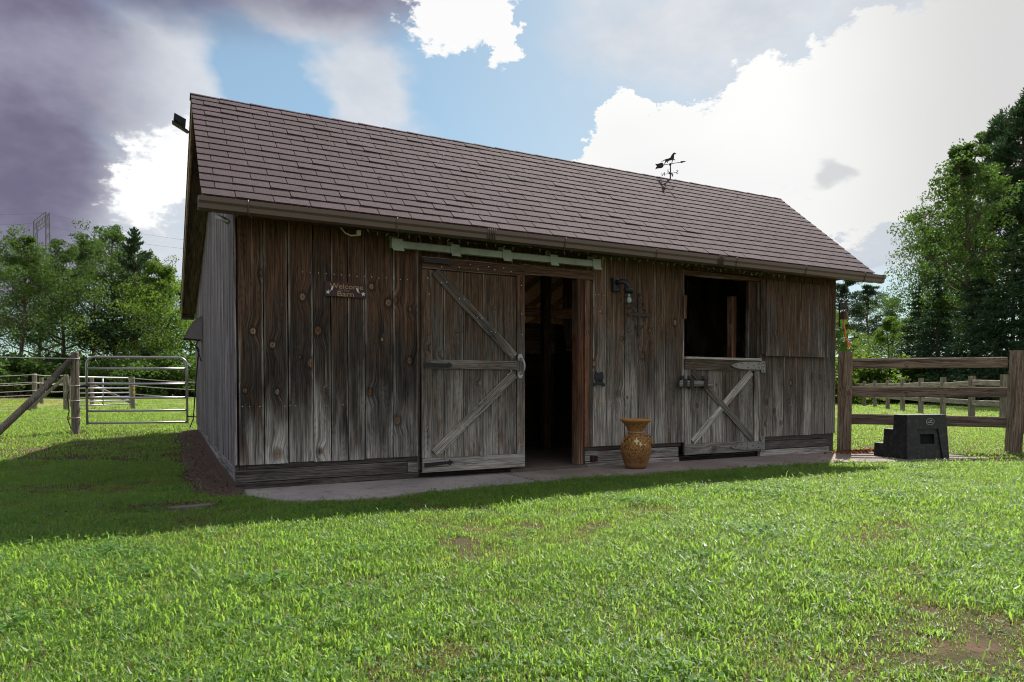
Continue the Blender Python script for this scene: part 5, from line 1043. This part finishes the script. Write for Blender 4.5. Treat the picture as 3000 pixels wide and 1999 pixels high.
def shrub(seed, H, R, mat):
    rng = np.random.default_rng(seed); wood_ = MB(); pts = []
    for k in range(26):
        az = rng.uniform(0, 2*PI); rr = R*math.sqrt(rng.random()); z = H*rng.uniform(0.12, 1)*(1-0.35*(rr/R)**2); q = np.array([rr*math.cos(az), rr*math.sin(az), z])
        wood_.tube([(q[0]*0.2, q[1]*0.2, -0.1), (q[0]*0.6, q[1]*0.6, z*0.6), tuple(q)], [0.05, 0.03, 0.01], 4, cap=False)
        m_ = 150; pts.append(q+unit(rng.normal(size=(m_, 3)))*rng.uniform(0.1, 1, (m_, 1))**0.5*np.array([1, 1, 0.75])*0.26*(H+R)*0.5)
    return wood_.mesh('trunk'), quads('crown', leaf_quads(rng, np.concatenate(pts), 0.24, 0.7, 0.3), mat)
TREES = {}
def proto(key, fn):
    tm, cm_ = fn(); TREES[key] = (tm, cm_)
proto('b1', lambda: broadleaf(11, 17, 4.9, 0.26, 17, leaf=0.17, n_leaf=135)); proto('b2', lambda: broadleaf(12, 17, 4.4, 0.32, 16, leaf=0.17, n_leaf=125, lean=0.06)); proto('b3', lambda: broadleaf(13, 15, 4.8, 0.20, 17, leaf=0.17, n_leaf=135))
proto('y1', lambda: broadleaf(14, 13, 4.6, 0.08, 17, leaf=0.18, n_leaf=170, mat=M_LEAFY)); proto('y2', lambda: broadleaf(15, 15, 4.4, 0.15, 16, leaf=0.18, mat=M_LEAFY, n_leaf=160))
proto('big', lambda: broadleaf(33, 17, 3.7, 0.36, 24, leaf=0.16, n_leaf=95, lean=-0.075, spread=0.95, tight=0.7))
proto('c1', lambda: conifer(21, 15, 3.6, 0.06, 30)); proto('c2', lambda: conifer(22, 14, 4.0, 0.04, 28, 1.1)); proto('pc', lambda: conifer(23, 18, 4.0, 0.2, 26, 1.0, True))
proto('p1', lambda: tall_pine(24, 18, 3.4)); proto('p2', lambda: tall_pine(25, 18, 3.0, 0.35)); proto('s1', lambda: shrub(41, 3.6, 2.6, M_LEAF)); proto('s2', lambda: shrub(42, 3.2, 2.8, M_LEAFY))
for k, (tm, cm_) in TREES.items(): tm.materials.append(M_PBARK if k[0] == 'p' else M_BARK)
H0 = dict(b1=17, b2=17, b3=15, y1=13, y2=15, big=17, c1=15, c2=14, pc=18, p1=18, p2=18, s1=3.6, s2=3.2)
def plant(key, u, dep, vtop, label, name, cat='tree', group=None, rot=None, wid=1.0):
    p = world(u, dep, 0); z0 = float(gz(p.x, p.y)); h = zt_(vtop, dep)-z0; s = h/H0[key]
    mw = Matrix.Translation((p.x, p.y, z0)) @ Matrix.Rotation(random.uniform(0, 6.28) if rot is None else rot, 4, 'Z') @ Matrix.Diagonal((s*wid, s*wid, s, 1))
    tr_ = thing(name, label, cat, (p.x, p.y, z0), group)
    obj('trunk' if cat == 'tree' else 'stems', TREES[key][0], None, tr_, mw); obj('crown' if cat == 'tree' else 'foliage', TREES[key][1], None, tr_, mw)
plant('b2', 55, 52, 668, 'tall leafy tree with leaning dark trunk at the left picture edge', 'leafy_tree', rot=0.3)
plant('b1', 185, 56, 708, 'broad green tree in front of the lattice tower', 'leafy_tree')
plant('b3', 275, 60, 690, 'green tree right of the lattice tower in the left tree line', 'leafy_tree')
plant('b1', 335, 64, 664, 'tallest leafy tree beside the dark pine in the left tree line', 'leafy_tree')
plant('pc', 398, 58, 672, 'dark pine with upright tips in the left tree line', 'pine_tree', wid=1.3)
plant('y1', 475, 54, 768, 'bright yellow green tree beside the barn roof edge', 'leafy_tree'); plant('y2', 560, 58, 800, 'bright green tree showing beneath the barn eave', 'leafy_tree')
plant('b3', 120, 70, 735, 'green tree behind the leaning trunk in the left tree line', 'leafy_tree'); plant('b1', 435, 62, 742, 'green tree between the dark pine and the bright yellow green tree', 'leafy_tree', wid=0.85); plant('b1', -60, 58, 640, 'large green tree cut by the left picture edge', 'leafy_tree'); plant('b2', 620, 66, 830, 'green tree mostly hidden behind the barn gable', 'leafy_tree')
for i, u in enumerate(range(-60, 660, 52)):
    plant('s1', u+random.uniform(-10, 10), 50+random.uniform(-2, 5), 1045+random.uniform(-30, 30), 'leafy shrub at the foot of the left tree line, %s from the picture edge' % ORD[i], 'shrub', 'shrub', 'shrubs under the left trees', wid=1.25)
plant('big', 2862, 42, 388, 'tall slender leafy tree rising above the fence', 'leafy_tree', rot=YAW*-1+0.2)
plant('p1', 2990, 46, 318, 'tallest dark pine at the right picture edge', 'pine_tree'); plant('p2', 2915, 49, 385, 'tall red barked pine behind the slender leafy tree', 'pine_tree'); plant('p1', 3080, 44, 400, 'dark pine cut by the right picture edge', 'pine_tree')
plant('c2', 2965, 38, 690, 'dark spruce filling the right picture edge', 'spruce_tree'); plant('c1', 2745, 44, 800, 'dark drooping spruce below the slender leafy tree', 'spruce_tree'); plant('c2', 2872, 40, 770, 'dark spruce behind the thick fence post', 'spruce_tree'); plant('c1', 3060, 36, 640, 'dark spruce beyond the right picture edge', 'spruce_tree')
plant('b3', 2745, 50, 650, 'mid green tree left of the slender trunk', 'leafy_tree', wid=0.7); plant('c1', 2688, 47, 835, 'small dark spruce above the middle of the pasture fence', 'spruce_tree'); plant('b1', 2800, 52, 520, 'dark green tree filling in behind the slender leafy tree', 'leafy_tree', wid=0.75); plant('y1', 2600, 56, 930, 'low bright green tree above the pasture fence', 'leafy_tree'); plant('b3', 2850, 56, 600, 'green tree behind the slender trunk', 'leafy_tree', wid=0.8)
plant('p2', 2478, 66, 818, 'far pine behind the orange bell rope', 'pine_tree', wid=1.2); plant('p1', 2540, 72, 850, 'far pine right of the orange bell rope', 'pine_tree', wid=1.2); plant('b2', 2605, 74, 862, 'far pale tree over the pasture', 'leafy_tree'); plant('y2', 2440, 62, 900, 'bright tree hidden behind the barn corner', 'leafy_tree')
for i, u in enumerate((2470, 2515, 2560, 2605, 2650, 2695, 2740, 2790, 2840, 2890, 2940, 2990)):
    plant('s2' if i < 4 else 's1', u, 46+random.uniform(-3, 6), 1065+random.uniform(-25, 25), 'leafy shrub behind the pasture fence, %s counting from the barn corner' % ORD[i], 'shrub', 'shrub', 'shrubs behind the pasture fence', wid=1.3)

# ------------------------------------------------------------------ grass
def tuft(seed, n, rad, hmin, hmax, wd, dry=0.06, clover=0):
    rng = np.random.default_rng(seed); P = []; mi = []
    xy = rng.normal(size=(n, 2))*rad*0.55; az = rng.uniform(0, 2*PI, n); h = rng.uniform(hmin, hmax, n); ben = rng.uniform(0.15, 1.1, n); w_ = wd*rng.uniform(0.6, 1.3, n)
    for i in range(n):
        d = np.array([math.cos(az[i]), math.sin(az[i]), 0]); s = np.array([-d[1], d[0], 0]); b = np.array([xy[i, 0], xy[i, 1], -0.012]); up_ = np.array([0, 0, 1.0])
        m_ = b+up_*h[i]*0.55+d*h[i]*0.25*ben[i]; t_ = b+up_*h[i]*(1-0.38*ben[i])+d*h[i]*0.85*ben[i]
        P.append([b-s*w_[i]*0.5, b+s*w_[i]*0.5, m_+s*w_[i]*0.5, m_-s*w_[i]*0.5]); P.append([m_-s*w_[i]*0.5, m_+s*w_[i]*0.5, t_+s*w_[i]*0.05, t_-s*w_[i]*0.05])
        k = 1 if rng.random() < dry else 0; mi += [k, k]
    for i in range(clover):
        c_ = np.array([*(rng.normal(size=2)*rad*0.6), rng.uniform(0.02, 0.05)]); r = rng.uniform(0.007, 0.013); nx = rng.normal(size=2)*0.3
        for q in range(3):
            a = 2*PI*q/3+rng.random(); e = np.array([math.cos(a), math.sin(a), nx[0]]); f_ = np.array([-math.sin(a), math.cos(a), nx[1]]); P.append([c_, c_+e*r+f_*r*0.7, c_+e*r*1.7, c_+e*r-f_*r*0.7]); mi.append(2)
    return quads('tuft', np.array(P), None, np.array(mi), [M_BLADE, M_DRY, M_CLOVER])
gc = bpy.data.collections.new('grass_tufts')
for i, a in enumerate([(1, 80, 0.12, 0.012, 0.055, 0.0048, .10), (2, 76, 0.12, 0.015, 0.060, 0.0055, .07), (3, 60, 0.10, 0.025, 0.080, 0.0062, .05), (4, 70, 0.11, 0.010, 0.040, 0.0042, .6), (5, 60, 0.12, 0.015, 0.055, 0.005, .06, 16), (6, 80, 0.24, 0.02, 0.055, 0.009, .10), (7, 80, 0.26, 0.02, 0.05, 0.010, .25)]):
    o = bpy.data.objects.new('tuft_%d' % i, tuft(*a)); gc.objects.link(o)
def vnoise(x, y, s, seed=0):
    rng = np.random.default_rng(seed); G_ = rng.random((64, 64)); X = (x/s) % 63; Y = (y/s) % 63; i = X.astype(int); j = Y.astype(int); fx = smooth01(X-i); fy = smooth01(Y-j)
    return (G_[i, j]*(1-fx)+G_[i+1, j]*fx)*(1-fy)+(G_[i, j+1]*(1-fx)+G_[i+1, j+1]*fx)*fy
rng = np.random.default_rng(5)
def scatter(n, dmin, dmax, umin=-1.0, umax=1.0, power=1.0):
    d = dmin+(dmax-dmin)*rng.random(n)**power; lat = rng.uniform(umin, umax, n)*0.80*d
    return camp.x+fw.x*d+rt.x*lat, camp.y+fw.y*d+rt.y*lat
xs1, ys1 = scatter(19000, 1.9, 9.5, power=0.75); xs2, ys2 = scatter(9000, 9.0, 24, power=0.75); xs3, ys3 = scatter(5500, 20, 48, power=0.8)
X = np.concatenate([xs1, xs2, xs3]); Y = np.concatenate([ys1, ys2, ys3]); farm = np.concatenate([np.zeros(len(xs1)), np.ones(len(xs2)), np.full(len(xs3), 2)])
fy_ = np.interp(X, [p[0] for p in front], [p[1] for p in front], left=9, right=-1.3)
onpath = (X > -0.05) & (X < 9.4) & (Y > fy_+0.02+0.06*(vnoise(X+50, Y+50, 0.25, 4)-0.5)) & (Y < 8.4)
dw = np.interp(Y, [-0.5, -0.34, -0.2, 0.3, 1.2, 2.4, 3.4, 5.0, 6.5, 8.3], [0, 0.10, 0.34, 0.44, 0.52, 0.46, 0.56, 0.48, 0.5, 0.35])
ondirt = (X < 0.1) & (X > -dw+0.10*(vnoise(X+50, Y+50, 0.2, 9)-0.5)*2) & (Y > -0.34) & (Y < 8.5)
blk = (X > 8.95) & (X < 9.8) & (Y > -1.4) & (Y < -0.6); pst = (np.hypot(X-9.345, Y) < .2)
dist = np.hypot(X-camp.x, Y-camp.y)
patch = vnoise(X+50, Y+50, 0.9, 1)*0.6+vnoise(X+50, Y+50, 0.33, 2)*0.4
bare = np.zeros(len(X))
for (bx, by, br) in ((1.62, -3.05, 0.22), (1.0, -3.4, 0.25), (2.24, -5.9, 0.34), (2.5, -5.6, 0.34), (2.6, -6.0, 0.3), (1.2, -2.45, 0.2), (0.35, -3.8, 0.16), (-0.6, -0.72, 0.22), (-0.95, -0.75, 0.2), (10.2, -0.9, 0.6), (0.05, -5.0, 0.10), (0.4, -4.9, 0.12)):
    bare = np.maximum(bare, np.clip(1.35-np.hypot(X-bx, Y-by)/br, 0, 1))
bare2 = np.clip(1.2-np.hypot(X-2.45, Y+5.85)/0.55, 0, 1)
keep = ~onpath & ~ondirt & ~blk & ~pst & (rng.random(len(X)) > bare*0.22+bare2*0.4) & (rng.random(len(X)) > np.clip((0.30-patch)*3, 0, 0.5))
X, Y, farm, patch, bare = X[keep], Y[keep], farm[keep], patch[keep], bare[keep]; n = len(X)
Z = lawn_z(X, Y); kind = np.where(farm == 0, rng.choice([0, 1, 2, 3, 4], n, p=[.34, .32, .24, .07, .03]), rng.choice([5, 6], n, p=[.75, .25]))
clov = vnoise(X+50, Y+50, 0.7, 6) > 0.84; kind = np.where((farm == 0) & clov & (rng.random(n) < .3), 4, kind); kind = np.where((farm == 0) & ((bare > 0.15) | (patch < 0.33)) & (rng.random(n) < .45), 3, kind)
sclv = (0.70+0.55*rng.random(n))*(0.75+0.6*patch)*np.where(farm == 2, 1.35, 1.0)*(1-0.3*bare)
me = bpy.data.meshes.new('grass'); me.from_pydata(np.stack([X, Y, Z], -1).tolist(), [], [])
at_ = me.attributes.new('kind', 'INT', 'POINT'); at_.data.foreach_set('value', kind.astype(np.int32))
at_ = me.attributes.new('scl', 'FLOAT', 'POINT'); at_.data.foreach_set('value', sclv.astype(np.float32))
at_ = me.attributes.new('turn', 'FLOAT_VECTOR', 'POINT'); rv = np.zeros((n, 3), np.float32); rv[:, 2] = rng.uniform(0, 2*PI, n); rv[:, :2] = rng.normal(size=(n, 2))*0.10; at_.data.foreach_set('vector', rv.reshape(-1))
gr_ = obj('grass', me); tag(gr_, 'short sunlit green lawn grass in front of the barn', 'grass', kind='stuff')
def scatter_group(name, coll):
    ng = bpy.data.node_groups.new(name, 'GeometryNodeTree'); ng.interface.new_socket('Geometry', in_out='INPUT', socket_type='NodeSocketGeometry'); ng.interface.new_socket('Geometry', in_out='OUTPUT', socket_type='NodeSocketGeometry')
    N = ng.nodes; Lk = ng.links; gi = N.new('NodeGroupInput'); go = N.new('NodeGroupOutput'); iop = N.new('GeometryNodeInstanceOnPoints'); ci = N.new('GeometryNodeCollectionInfo')
    ci.inputs['Collection'].default_value = coll; ci.inputs['Separate Children'].default_value = True; ci.inputs['Reset Children'].default_value = True
    def na(nm, ty): q = N.new('GeometryNodeInputNamedAttribute'); q.data_type = ty; q.inputs['Name'].default_value = nm; return q.outputs[0]
    Lk.new(gi.outputs[0], iop.inputs['Points']); Lk.new(ci.outputs[0], iop.inputs['Instance']); iop.inputs['Pick Instance'].default_value = True
    Lk.new(na('kind', 'INT'), iop.inputs['Instance Index']); Lk.new(na('turn', 'FLOAT_VECTOR'), iop.inputs['Rotation']); Lk.new(na('scl', 'FLOAT'), iop.inputs['Scale']); Lk.new(iop.outputs[0], go.inputs[0]); return ng
md = gr_.modifiers.new('scatter', 'NODES'); md.node_group = scatter_group('grass_scatter', gc)

# dead leaves by the fence foot, twigs on the dirt, a fallen leaf on the lawn
def litter(name, cx, cy, sx, sy, n, size, mat, z=0.01):
    C = np.stack([cx+rng.normal(size=n)*sx, cy+rng.normal(size=n)*sy, np.zeros(n)], -1); C[:, 2] = gz(C[:, 0], C[:, 1])+z+rng.random(n)*0.02
    P = leaf_quads(rng, C, size, 0.6); P[:, :, 2] = np.maximum(P[:, :, 2], (gz(C[:, 0], C[:, 1])+0.003)[:, None]); return quads(name, P, mat)
o = obj('leaf_litter', litter('leaf_litter', 9.35, -0.28, 0.28, 0.10, 260, 0.06, M_DEADLEAF)); tag(o, 'rusty dead leaves heaped at the foot of the brown fence post', 'leaves', kind='stuff')
C = np.stack([-0.05-0.4*rng.random(900), -0.25+rng.random(900)**1.3*7, np.zeros(900)], -1); C[:, 2] = gz(C[:, 0], C[:, 1])+0.03
o = obj('mulch', quads('mulch', leaf_quads(rng, C, 0.045, 0.25), M_MULCH)); tag(o, 'brown mulch and twigs on the dirt beside the gable wall', 'mulch', kind='stuff')
C = np.stack([-0.62+rng.normal(size=160)*0.2, -0.72+rng.normal(size=160)*0.05, np.full(160, 0.025)], -1); o = obj('leaf_litter', quads('leaf_litter', leaf_quads(rng, C, 0.04, 0.3), M_MULCH)); tag(o, 'dry brown litter along the stepping stone in the shade', 'leaves', kind='stuff')
